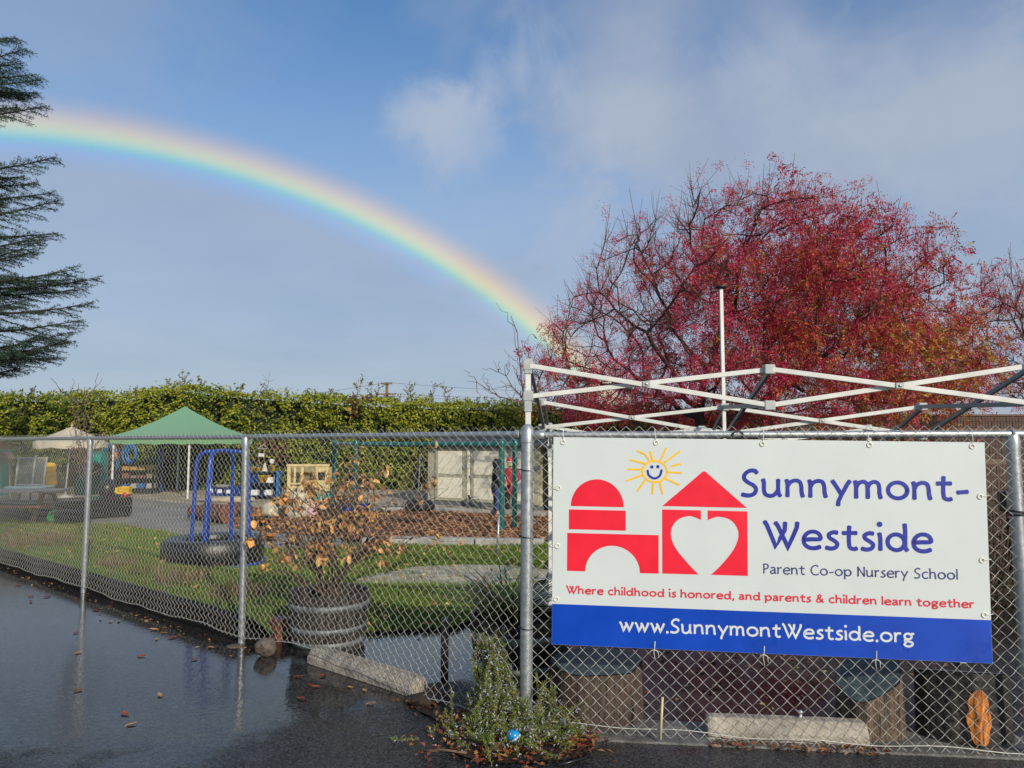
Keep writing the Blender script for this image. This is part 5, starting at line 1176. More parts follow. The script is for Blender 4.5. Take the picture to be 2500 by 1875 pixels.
# rack under the tent
def rack():
    a, b = At(302, 1140, 25.0), At(382, 1140, 25.0); t = thing('tool_rack', 'low dark rack of wood scraps under the green tent', 'rack', ((a.x + b.x) / 2, 25.0, .01)); cx, w = (a.x + b.x) / 2, b.x - a.x; zs = [.18, .52, a.z - .12]
    for x in (a.x, b.x):
        for y in (24.8, 25.2): MB().box((x, y, (a.z - .1) / 2 + .005), (.05, .05, a.z - .1)).build('upright', mdk, t)
    for z in zs: MB().box((cx, 25.0, z), (w + .06, .46, .03)).build('shelf', mdk, t)
    lab = ['wood scrap on the top shelf', 'wood scrap on the middle shelf', 'box on the bottom shelf']; mts = [mat('tan_wood', (.36, .22, .06), .7), mwd, mrw, mat('grey_box', (.3, .3, .3), .6), mat('blue_box', (.02, .10, .3), .5)]
    names = ['ochre wood block on the rack top under the tent, %s', 'brown wood scrap on the rack middle shelf, %s', 'small box on the rack bottom shelf, %s']; pos = ['left end', 'left of centre', 'right of centre', 'right end']
    for si, z in enumerate(zs[::-1]):
        for k in range(4): boxthing('wood_block' if si < 2 else 'small_box', names[si] % pos[k], 'block' if si < 2 else 'box', (a.x + w * (k + .5) / 4, 24.98, z + .0155), (w / 4 * random.uniform(.6, .92), .3, random.uniform(.08, .17)), mts[[0, 1, 3][si] if k % 2 else [0, 2, 4][si]], random.uniform(-.1, .1), .01, 'scraps on the rack')
rack()
MB().tube([At(389, 1206, 25.6) * 1, At(392, 1090, 25.6)], .10, 10).build('blue_tarp_roll', mat('tarp_blue', (.01, .07, .18), .5), smooth=True, label='tall rolled blue tarp standing beside the rack in the tent', cat='tarp')
# blue bins with white tags
mbb = mat('bin_blue', (.006, .03, .16), .4, var=.15); mtagw = mat('tag_white', (.66, .66, .64), .5)
def tbin(label, px, py, w, h, Y=None, m=mbb, tagged=True, group='blue bins', name='storage_bin'):
    g = G(px, py, .012); k = g.y / 1800; W_, H_ = w * k, h * k; t = thing(name, label, 'bin', tuple(g), group); mb = MB(); y = g.y; q = .85
    mb.add([(g.x + sx * W_ / 2 * (q if z == 0 else 1), y + (sy + 1) * .17, .012 + z * H_) for z in (0, 1) for sx, sy in ((-1, -1), (1, -1), (1, 1), (-1, 1))], [(0, 3, 2, 1), (0, 1, 5, 4), (1, 2, 6, 5), (2, 3, 7, 6), (3, 0, 4, 7)]); mb.build('tub', m, t)
    MB().torus((g.x, y + .17, .012 + H_), 1, .01, 4, 4).v
    for a_, b_ in (((-1, 0), (1, 0)), ((-1, .34), (1, .34))): MB().beam((g.x - W_ / 2 - .01, y + a_[1], .012 + H_), (g.x + W_ / 2 + .01, y + a_[1], .012 + H_), .03, .03).build('rim', m, t)
    if tagged: MB().box((g.x, y - .004 , .012 + H_ * .55), (W_ * .5, .006, H_ * .42)).build('tag', mtagw, t)
tbin('blue bin with white tag, leftmost behind the blue pipe handles', 514, 1210, 22, 21); tbin('blue bin with white tag, middle of the row behind the pipe handles', 536, 1211, 22, 21); tbin('blue bin with white tag, right of the row behind the pipe handles', 558, 1212, 22, 21); tbin('plain dark blue bin just left of the second fence post', 588, 1214, 30, 25, tagged=False)
lump('grey_stone', 'grey stones heaped on the blue bins', 'stone', At(543, 1190, 23.9), (.5, .3, .12), mat('stone_grey', (.22, .2, .19), .8), 4)
# blue shelf of buckets
def shelf():
    Y = 22.6; a, b = At(610, 1150, Y), At(682, 1150, Y); cx, w = (a.x + b.x) / 2, b.x - a.x; zt_ = a.z; t = thing('toy_shelf', 'blue toy shelf right of the second fence post', 'shelf', (cx, Y, .01)); ml = mat('shelf_blue', (.02, .16, .40), .45); md_ = mat('shelf_dark', (.015, .03, .09), .5)
    for x in (a.x, b.x): MB().box((x, Y, zt_ / 2), (.05, .4, zt_)).build('side', ml, t, bev=.005)
    zs = [.12, .48, zt_ - .36, zt_ - .02]
    for z in zs: MB().box((cx, Y, z), (w - .05, .4, .03)).build('board', md_, t)
    MB().box((cx, Y + .19, zt_ / 2), (w - .05, .02, zt_ - .04)).build('back', md_, t)
    return a.x, w, Y, zs
shx, shw, shY, shz = shelf(); myb = mat('bucket_yellow', (.72, .43, .02), .45); mb2 = mat('bucket_blue', (.01, .12, .42), .45)
def bucket(label, x, y, z, r, h, m, cone=False, group='buckets on the toy shelf'):
    t = thing('toy_bucket' if not cone else 'toy_cone', label, 'bucket' if not cone else 'cone', (x, y, z), group)
    if cone: MB().lathe([(r * 1.3, 0), (r * 1.3, .015), (r, .02), (r * .25, h), (.001, h)], 14, (x, y, z)).build('cone', m, t, True); return
    MB().lathe([(r * .78, 0), (r, h * .95), (r * 1.08, h * .95), (r * 1.08, h), (r * .92, h), (r * .72, .02), (.001, .02)], 16, (x, y, z)).build('pail', m, t, True); MB().torus((x, y, z + h * .93), r * 1.05, .006, 16, 5, Matrix.Rotation(1.2, 3, 'X'), 0, math.pi).build('handle', mgal, t, True)
for i, (u, h_, m_, cn, lb) in enumerate(((.06, .13, myb, 0, 'yellow bucket at the left end of the shelf top'), (.30, .11, myb, 0, 'small yellow bucket second on the shelf top'), (.52, .25, mat('cone_white', (.6, .55, .4), .5), 1, 'pale toy cone on the shelf top'), (.80, .17, myb, 0, 'large yellow bucket at the right end of the shelf top'))): bucket(lb, shx + shw * u, shY - .05, shz[3] + .016, .085, h_, m_, bool(cn))
for u, m_, lb in ((.12, mb2, 'blue bucket on the upper shelf, left end'), (.42, myb, 'yellow pail on the upper shelf, left of its pair'), (.62, myb, 'yellow pail on the upper shelf, right of its pair')): bucket(lb, shx + shw * u, shY - .06, shz[2] + .016, .11, .22, m_)
for u, m_, lb in ((.30, mb2, 'blue bucket on the middle shelf'), (.72, mtagw, 'white box on the middle shelf')):
    bucket(lb, shx + shw * u, shY - .05, shz[1] + .016, .12, .22, m_) if m_ is mb2 else boxthing('white_box', lb, 'box', (shx + shw * u, shY - .05, shz[1] + .016), (.2, .2, .18), m_, 0, .01)
for u, lb in ((.22, 'white box on the bottom shelf, left'), (.68, 'white box on the bottom shelf, right')): boxthing('white_box', lb, 'box', (shx + shw * u, shY - .05, shz[0] + .016), (.2, .2, .16), mtagw, 0, .01)
# small white plaques on the hedge
for px, py, w, h, lb in ((638, 1111, 14, 8, 'small white plaque on the hedge above the toy shelf'), (664, 1126, 9, 10, 'tilted white card on the hedge above the yellow bucket')): p_ = At(px, py, 26.4); MB().box(p_, (w * 26.4 / 1800, .02, h * 26.4 / 1800), M=Matrix.Rotation(.15 if px > 650 else 0, 3, 'Y')).build('wall_plaque', mtagw, label=lb, cat='plaque')
p_ = At(640, 1092, 26.4); mb = MB(); q = [p_ + Vector((-.16, 0, -.05)), p_ + Vector((.17, 0, -.05)), p_ + Vector((.06, 0, .10))]; mb.tube(q + [q[0]], .013, 6); mb.build('triangle_chime', mtagw, smooth=True, label='small white metal triangle hung on the hedge', cat='chime')
# playhouse
def playhouse():
    Y = 21.8; a, b = At(702, 1133, Y), At(802, 1136, Y); w = b.x - a.x; H = a.z; t = thing('playhouse', 'pale yellow wooden playhouse front with open windows', 'playhouse', ((a.x + b.x) / 2, Y, .01)); mc = mat('playhouse_cream', (.60, .48, .22), .6, var=.12, scale=4); k = Y / 1800
    def bx(x0, x1, z0, z1, nm='board', d=.05): MB().box((a.x + (x0 + x1) / 2 * k, Y, (z0 + z1) / 2), ((x1 - x0) * k, d, z1 - z0)).build(nm, mc, t, bev=.006)
    bx(0, 8, .01, H - .075, 'post'); bx(92, 100, .01, H - .075, 'post'); bx(33, 40, .01, H - .075, 'post'); bx(68, 74, .01, H - .075, 'post'); bx(-2, 102, H - .07, H, 'lintel', .09); bx(8.5, 32.5, .01, .45, 'lower_panel'); bx(40.5, 67.5, .01, .62, 'door_panel', .04); bx(74.5, 91.5, .01, .62, 'lower_panel'); bx(8.5, 32.5, .50, .55, 'sill', .12); bx(16, 21, .56, H - .08, 'mullion', .03); bx(74.5, 91.5, .86, H - .08, 'upper_panel', .03)
    MB().box((a.x + w / 2, Y + .55, (H - .1) / 2), (w, .04, H - .1)).build('back_wall', mat('playhouse_inside', (.30, .24, .12), .7), t)
    for x in (a.x + .02, b.x - .02): MB().box((x, Y + .29, (H - .1) / 2), (.04, .46, H - .1)).build('side_wall', mc, t)
playhouse()
MB().lathe([(.16, 0), (.20, .3), (.21, .34), (.18, .34), (.14, .03), (.001, .03)], 18, (At(803, 1180, 20.9).x, 20.9, .012)).build('black_bucket', mdk, smooth=True, label='black bucket on the ground right of the playhouse', cat='bucket')
mcr = mat('pale_rock', (.50, .46, .34), .85, var=.3, scale=6, bump=.6, bscale=15)
lump('boulder', 'pale low boulder beside the second fence post', 'boulder', G(660, 1262, .0), (.52, .4, .36), mcr, 1, group='pale boulders'); lump('boulder', 'tall pale boulder behind the brown shrub', 'boulder', G(722, 1266, .0), (.62, .5, .82), mcr, 2, group='pale boulders')
lump('pink_egg', 'pink and white egg shaped toy behind the brown shrub', 'toy', G(760, 1263, .02), (.28, .28, .44), mat('pink_toy', (.62, .36, .40), .5, var=.2, scale=6), 6, 3, .04)
for px, w, lb in ((792, 24, 'wide royal blue tub behind the brown shrub, leftmost'), (824, 22, 'royal blue tub behind the brown shrub, second from left'), (850, 22, 'royal blue tub behind the brown shrub, third from left'), (882, 22, 'royal blue tub beside the green swing post, rightmost')): tbin(lb, px, 1254, w, 20, m=mat('tub_royal', (.008, .03, .30), .4), tagged=False, group='royal blue tubs', name='play_tub')
def tealtoy(px, py, lb, seed): # splayed plastic star
    c = At(px, py, 17.6); mb = MB(); r2 = random.Random(seed)
    for k in range(7): a = k * .9; mb.tube([c, c + Vector((.13 * math.cos(a), .05 * r2.uniform(-1, 1), .13 * math.sin(a)))], [.03, .012], 6)
    mb.tube([(c.x, c.y, .02), c], .012, 6)
    mb.build('star_toy', mat('toy_turquoise', (.03, .40, .38), .4), smooth=True, label=lb, cat='toy')
tealtoy(772, 1214, 'turquoise star shaped toy on a stick, left one', 1); tealtoy(797, 1212, 'turquoise star shaped toy on a stick, right one', 2)
for px, py, w, lb in ((636, 1284, 46, 'long black tray at the edge of the chips near the post'), (805, 1290, 66, 'long black tray in the chips behind the shrub')): g = G(px, py, .03); k = g.y / 1800; MB().lathe([(.42, 0), (.48, .16), (.5, .16), (.5, .18), (.45, .18), (.4, .03), (.001, .03)], 20, g, sx=w * k, sy=.5).build('black_tray', mdk, smooth=True, label=lb, cat='tray')
mlog = mat('log_bark', (.14, .055, .035), .8, var=.4, scale=8, bump=.6, bscale=20)
for a, b, r_, lb in (((500, 1272), (556, 1278), .20, 'thick reddish log lying behind the blue pipe handles'), ((470, 1264), (500, 1268), .15, 'short dark log end left of the thick log'), ((560, 1262), (604, 1266), .17, 'reddish log lying just left of the second fence post')):
    p_, q_ = G(*a, .02), G(*b, .02); d_ = (q_ - p_) / 6; pts = [p_ + d_ * i + Vector((0, 0, r_)) for i in range(7)]; MB().tube(pts, [r_ * random.uniform(.92, 1.06) for _ in pts], 14).build('log', mlog, smooth=False, label=lb, cat='log', group='logs by the path')
lump('sand_mound', 'low tan dirt mound on the yard behind the logs', 'mound', G(555, 1226, .0), (1.7, .6, .2), mat('yard_sand'), 8)

# ================================================================== near things
mstave = mat('wet_stave', (.055, .045, .040), .6, var=.5, scale=10, streak=(3, 3, .6), bump=.5, bscale=30); mhoop = mat('hoop_steel', (.20, .215, .215), .6, .4, var=.3, scale=8); msoil = mat('soil', (.035, .022, .014), .9, var=.4, scale=20, bump=1, bscale=40)
def barrel(label, c, rt, rb_, h, dark=False):
    t = thing('barrel_planter', label, 'planter', tuple(c), 'half barrel planters'); n = 22; ms = mat('black_stave', (.014, .012, .012), .45, var=.4, scale=10) if dark else mstave
    prof = [(rb_, 0), (rb_ + (rt - rb_) * .42, h * .3), (rb_ + (rt - rb_) * .78, h * .65), (rt, h)]
    me = None
    for k in range(n):
        a0, a1 = 2 * math.pi * k / n + .008, 2 * math.pi * (k + 1) / n - .008; mb = MB(); jit = random.uniform(-.003, .003); vs = []
        for r_, z in prof:
            for rr_, a in ((r_ + jit, a0), (r_ + jit + .004, (a0 + a1) / 2), (r_ + jit, a1), (r_ - .026, a1), (r_ - .026, a0)): vs.append(c + Vector((rr_ * math.cos(a), rr_ * math.sin(a), z + (random.uniform(-.004, .004) if z == h else 0) * 0)))
        fs = [(4, 3, 2, 1, 0), (15, 16, 17, 18, 19)]
        for i in range(3):
            for j in range(5): A, B = i * 5 + j, i * 5 + (j + 1) % 5; fs.append((A, B, B + 5, A + 5))
        mb.add(vs, fs); mb.build('stave', ms, t)
    for z, w in ((.07, .05), (.33, .045), (.72, .055)):
        zz = z * h; r_ = np.interp(zz, [p[1] for p in prof], [p[0] for p in prof]) + .009; r2 = np.interp(zz + w, [p[1] for p in prof], [p[0] for p in prof]) + .009
        mb = MB().lathe([(r_, zz), (r_ + .003, zz), (r2 + .003, zz + w), (r2, zz + w)], 44, c); mb.f = [f for f in mb.f if len(f) == 4]; mb.build('hoop', mhoop, t, True)
    MB().lathe([(rt - .03, h - .10), (rt * .6, h - .075), (.001, h - .07)], 24, c).build('soil', msoil, t)
    return t
bc = G(786, 1592, 0); bc = Vector((bc.x, bc.y + .22, 0)); tB, dB = ltd(bc.x, bc.y)
if dB < .42: bc = offL(tB, .42)
barrel('weathered half barrel planter holding the brown leaved shrub', bc, .335, .285, .46)
b2c = Vector((.06, 5.42, 0)); barrel('black half barrel planter just behind the corner post', b2c, .36, .30, .50, True)

# brown-leaved shrub
def shrub():
    base = Vector((bc.x, bc.y, .40)); t = thing('dry_shrub', 'shrub with dry golden brown leaves growing in the barrel', 'shrub', tuple(base)); P0, P1, R0, R1, tips, tw = [], [], [], [], [], []
    def grow(a, d, L, r, dep):
        n = 4; p = np.array(a, float); d = np.array(d, float) / np.linalg.norm(d)
        for i in range(n):
            q = p + d * L / n; P0.append(p); P1.append(q); R0.append(r * (1 - .13 * i)); R1.append(r * (1 - .13 * (i + 1))); p = q; d = d + rng.normal(size=3) * .14 + np.array([0, 0, .05]); d /= np.linalg.norm(d)
            if dep > 0 and i >= 1:
                for _ in range(2 if dep > 1 else 1): dd = d + rng.normal(size=3) * .62; grow(p, dd, L * rng.uniform(.45, .7), r * .55, dep - 1)
            if dep <= 1: tips.append(p.copy())
        tips.append(p)
    for tx, tz in ((635, 1390), (650, 1310), (690, 1250), (740, 1215), (800, 1200), (850, 1195), (905, 1200), (960, 1200), (985, 1175), (920, 1270), (980, 1290), (830, 1130), (870, 1110), (700, 1350), (930, 1330), (770, 1260)):
        q = np.array(At(tx, tz, base.y + random.uniform(-.35, .3))); v = q - np.array(base); a = np.array(base) + rng.normal(size=3) * np.array([.04, .04, 0]); L = np.linalg.norm(v)
        v = v / L; v[2] += .25; grow(a, v, L * .72, .011, 2)
    V, Fc = segs_mesh(P0, P1, np.maximum(R0, .0022), np.maximum(R1, .0018), 5); finish('stems', np_mesh('stems', V, Fc), mat('shrub_stem', (.11, .065, .045), .8, var=.3), t)
    tips = np.array(tips); kz = (tips[:, 2] > .72); tips = tips[kz]; tips = tips[rng.choice(len(tips), 170, replace=False)]
    # a few leaf shapes, curled; single leaves share them
    cols = [(.62, .32, .09), (.72, .42, .15), (.50, .23, .07), (.66, .36, .11), (.34, .15, .055)]; shapes = []
    for k in range(10):
        me = bpy.data.meshes.new('leaf'); w = random.uniform(.32, .46); cu = random.uniform(.1, .35); vs = []
        for u, ww in ((0, .05), (.25, .8), (.55, 1.0), (.85, .5), (1, .03)):
            for s in (-1, 0, 1): vs.append((u, s * w * ww, (abs(s) * .22 - cu * u * u * (1 + .4 * s)) * .8))
        me.from_pydata(vs, [], [(i * 3 + j, i * 3 + j + 1, i * 3 + j + 4, i * 3 + j + 3) for i in range(4) for j in range(2)]); c_ = cols[k % 5]
        m_ = mat('dry_leaf_%d' % (k % 5), c_, .6, var=.3, scale=4); me.materials.append(m_); shapes.append(me)
    n = 300
    for i in range(n):
        p = tips[rng.integers(len(tips))] + rng.normal(size=3) * .022; o = link('leaf', random.choice(shapes), t, Vector(p) - base); s = random.uniform(.05, .08); o.scale = (s, s, s); o.rotation_euler = (random.uniform(-.9, .9), random.uniform(-.3, 1.4), random.uniform(0, 6.3))
    n = 620; P = tips[rng.integers(0, len(tips), n)] + rng.normal(size=(n, 3)) * .03; V, Fc = leaf_quads(P, rng.normal(size=(n, 3)), rng.uniform(.03, .052, n), rng.uniform(.025, .042, n), fold=.25); c = np.array(cols)[rng.integers(0, 5, n)] * rng.uniform(.7, 1.15, (n, 1))
    tag(finish('small_leaves', np_mesh('small_leaves', V, Fc, np.repeat(c, 2, 0)), leafmat('dry_small', .6, .25, .3), t), kind='stuff')
shrub()
# low greens in the first barrel, blades in the second
def sprig(label, c, n, L, w, cols, up, name='strappy_plant'):
    a = rng.uniform(0, 2 * math.pi, n); d = np.stack([np.cos(a) * up, np.sin(a) * up, np.ones(n)], 1) + rng.normal(size=(n, 3)) * .12; d /= np.linalg.norm(d, axis=1, keepdims=True); Ls = L * rng.uniform(.55, 1, n); P = np.array(c) + rng.normal(size=(n, 3)) * np.array([.04, .04, 0]); V, Fc, T = [], [], []; o = 0
    sd_ = np.stack([-np.sin(a), np.cos(a), 0 * a], 1); seg = 6; ring = []
    for i in range(seg + 1):
        u = i / seg; q = P + d * (Ls * u)[:, None] + np.stack([np.cos(a), np.sin(a), -1.1 * np.ones(n)], 1) * (.32 * Ls * u * u)[:, None]; ww = w * (1 - u ** 1.6) + .0008; ring.append(np.stack([q - sd_ * ww / 2, q + sd_ * ww / 2], 1))
    V = np.stack(ring, 1).reshape(n, -1, 3); f = np.array([[2 * i, 2 * i + 1, 2 * i + 3, 2 * i + 2] for i in range(seg)]); Fc = (np.arange(n) * 2 * (seg + 1))[:, None, None] + f[None]
    c_ = np.repeat(np.array(cols)[rng.integers(0, len(cols), n)] * rng.uniform(.7, 1.2, (n, 1)), seg, 0)
    tag(finish(name, np_mesh(name, V.reshape(-1, 3), Fc.reshape(-1, 4), c_), leafmat('strap_leaf', .4, .25, .4)), label, 'plant')
sprig('strappy green and yellow plant growing in the black barrel', (b2c.x - .08, b2c.y - .02, .42), 190, .78, .024, [(.12, .18, .03), (.30, .32, .05), (.08, .11, .03), (.16, .07, .04)], .8)
sprig('small green weed at the rim of the weathered barrel', (bc.x + .16, bc.y - .1, .38), 26, .10, .012, [(.14, .26, .03)], .8)
lump('clay_pot', 'small red brown clay pot beside the corner post', 'pot', (.33, 5.35, .43), (.12, .12, .13), mat('terracotta', (.22, .07, .04), .7), 2, 3, .03)

# wheel stops
def wheelstop(label, a, b, w=.155, h=.125, lean=0):
    ux, uy = basis(a, b); L = (b - a).length; t = MB(); prof = [(-w / 2, 0), (w / 2, 0), (w / 2, h * .45), (w * .24, h), (-w * .24, h), (-w / 2, h * .45)]; secs = [(0, .90), (.02, .99)] + [(u, 1 + .012 * math.sin(u * 40)) for u in np.linspace(.12, .88, 9)] + [(.98, .99), (1, .90)]
    for u, s in secs:
        for x, z in prof: t.v.append(a + ux * L * u + uy * (x * (s * .5 + .5)) + Vector((0, 0, z * s)))
    for i in range(len(secs) - 1):
        for k in range(6): A, B = i * 6 + k, i * 6 + (k + 1) % 6; t.f.append((A, B, B + 6, A + 6))
    t.f += [tuple(range(5, -1, -1)), tuple(range((len(secs) - 1) * 6, len(secs) * 6))]
    return t.build('wheel_stop', mat('wheelstop_concrete', (.33, .29, .235), .75, var=.3, scale=7, bump=.6, bscale=45), bev=.006, label=label, cat='wheel stop', group='concrete wheel stops')
wa = G(726, 1626); wb = G(985, 1712); tA, dA = ltd(wa.x, wa.y); tB_, dB_ = ltd(wb.x, wb.y)
wheelstop('wet concrete wheel stop lying in the puddle under the mesh', offL(tA, .085), offL(tB_ , .075))
def offR(s, d): return C0 + DR * s - NR * d
wheelstop('pale concrete wheel stop under the sign by the stump', offR(1.06, .10), offR(1.96, .10))
MB().tube([offR(1.60, .10) + Vector((0, 0, .10)), offR(1.602, .10) + Vector((0, 0, .155))], [.012, .008], 8).lathe([(.012, 0), (.016, .012), (.001, .02)], 8, offR(1.602, .10) + Vector((0, 0, .152))).build('steel_pin', mgal, smooth=True, label='bent steel pin on top of the pale wheel stop', cat='pin')
MB().box(offR(2.2, .12) + Vector((0, 0, .006)), (4.2, .34, .012), math.atan2(DR.y, DR.x)).build('concrete_strip', mat('wet_concrete_strip', (.15, .145, .135), .5, var=.3, scale=8, bump=.5, bscale=60), label='narrow concrete strip under the sign fence', cat='strip')

# stumps
def stump(label, c, r, h, m, mt, tilt=(0, 0), n=60, seed=0, wob=.06):
    t = thing('tree_stump', label, 'stump', tuple(c), 'stumps behind the fence'); mb = MB(); rr = random.Random(seed); ph = [rr.uniform(0, 6) for _ in range(4)]
    def rad(a, z): return r * (1 + wob * math.sin(2 * a + ph[0]) + wob * .7 * math.sin(5 * a + ph[1] + z) + wob * .35 * math.sin(11 * a + ph[2]) + .016 * math.sin(23 * a + ph[3] + z) + .05 * (1 - z))
    N = 6
    for i in range(N + 1):
        z = i / N
        for k in range(n): a = 2 * math.pi * k / n; x, y = rad(a, z) * math.cos(a), rad(a, z) * math.sin(a); mb.v.append(c + Vector((x, y, (h + tilt[0] * x + tilt[1] * y) * z)))
    for i in range(N):
        for k in range(n): A, B = i * n + k, i * n + (k + 1) % n; mb.f.append((A, B, B + n, A + n))
    o = mb.build('bark', m, t, True)
    mb = MB(); mb.v = [c + Vector((rad(2 * math.pi * k / n, 1) * .985 * f * math.cos(2 * math.pi * k / n), rad(2 * math.pi * k / n, 1) * .985 * f * math.sin(2 * math.pi * k / n), h + .004 + tilt[0] * rad(2 * math.pi * k / n, 1) * f * math.cos(2 * math.pi * k / n) + tilt[1] * rad(2 * math.pi * k / n, 1) * f * math.sin(2 * math.pi * k / n))) for f in (1, .5, .02) for k in range(n)]
    mb.f = [(i * n + k, i * n + (k + 1) % n, (i + 1) * n + (k + 1) % n, (i + 1) * n + k) for i in range(2) for k in range(n)] + [tuple(2 * n + k for k in range(n))]; mb.build('cut_top', mt, t, True); return t, rad
mb1 = mat('stump_bark', (.085, .055, .04), .8, var=.45, scale=9, streak=(5, 5, .5), bump=.9, bscale=22); mtop = mat('stump_top_green', (.055, .085, .085), .5, var=.4, scale=14, bump=.5, bscale=40); mb3 = mat('stump_black', (.022, .018, .016), .6, var=.5, scale=9, bump=.9, bscale=25); mtop3 = mat('stump_top_grey', (.22, .21, .23), .5, var=.3, scale=14, bump=.3)
stump('wide grey brown stump right of the corner post', offR(.42, .38) + Vector((0, 0, 0)), .28, .33, mb1, mtop, (0, .05), seed=1)
stump('leaning cut stump with a slanted top left of the black stump', offR(2.06, .30), .19, .34, mat('stump_bark_pale', (.14, .095, .065), .8, var=.5, scale=9, streak=(5, 5, .4), bump=.9, bscale=22), mtop, (.5, .35), seed=2, wob=.06)
t3, rad3 = stump('black stump with an orange scar near the right fence post', offR(2.58, .30), .235, .36, mb3, mtop3, (-.05, -.25), seed=3)
mb = MB(); c3 = offR(2.58, .30); n_ = 8
for i in range(9):
    z = .03 + .30 * i / 8; wd = .46 * math.sin(math.pi * (.16 + .70 * i / 8)) * (1 + .18 * math.sin(i * 2.1)) + .03 * math.sin(i * 4.4)
    for k in range(n_ + 1): a = -1.72 + wd * (k / n_ - .5) * 2 * .6; r_ = rad3(a, z / .36) + .006; mb.v.append(c3 + Vector((r_ * math.cos(a), r_ * math.sin(a), z)))
mb.f = [(i * (n_ + 1) + k, i * (n_ + 1) + k + 1, (i + 1) * (n_ + 1) + k + 1, (i + 1) * (n_ + 1) + k) for i in range(8) for k in range(n_)]
o = mb.build('orange_scar', mat('orange_wood', (.52, .17, .025), .5, var=.6, scale=14, streak=(4, 4, .8), bump=.3), t3, True); o['label'] = 'bare orange wood patch on the black stump'
# black posts, rock, stake, ball
for px, py, top, lab in ((1085, 1668, 1512, 'short black square post between the two barrel planters'), (2352, 1742, 1612, 'short black square post behind the black stump')):
    g = G(px, py, 0); z = At(px, top, g.y).z; t = thing('bollard_post', lab, 'post', tuple(g), 'short black posts'); MB().box((g.x, g.y, z / 2 - .005), (.052, .052, z)).build('shaft', mdk, t, bev=.006); MB().lathe([(.036, 0), (.034, .012), (.001, .018)], 4, (g.x, g.y, z - .006), M=Matrix.Rotation(math.pi / 4, 3, 'Z')).build('cap', mdk, t)
lump('loose_rock', 'loose brown rock tipped in the puddle by the barrel', 'rock', G(650, 1604, -.01), (.17, .14, .15), mat('brown_rock', (.13, .10, .08), .7, var=.4, scale=12, bump=.8, bscale=30), 11, 3, .3, flat=False)
lump('loose_rock', 'small dark rock between the wheel stop and rosemary', 'rock', G(1030, 1722, -.01), (.20, .14, .09), msoil, 12, 3, .3)
s0 = offR(.79, -.06); MB().tube([s0 + Vector((-.01, 0, .03)), s0 + Vector((.01, .02, .26))], .0075, 8).build('wooden_stake', mat('stake_pale', (.58, .48, .28), .6), smooth=True, label='thin pale wooden stake leaning on the mesh under the sign', cat='stake')
cb = G(1254, 1800, .03); tb = thing('toy_ball', 'small blue and white toy ball in the rosemary', 'ball', (cb.x, cb.y - .16, .05)); p_ = Vector((cb.x, cb.y - .16, .10))
MB().lathe([(.001, -.036)] + [(.036 * math.cos(a), .036 * math.sin(a)) for a in np.linspace(-1.4, 1.4, 12)] + [(.001, .036)], 18, p_, M=Matrix.Rotation(-.5, 3, 'Y')).build('ball', mat('ball_blue', (.01, .26, .62), .3), tb, True); MB().lathe([(.0368, -.016), (.0372, -.011), (.0368, -.006)], 18, p_, M=Matrix.Rotation(-.5, 3, 'Y')).build('white_stripe', mat('ball_white', (.75, .72, .70), .4), tb, True)

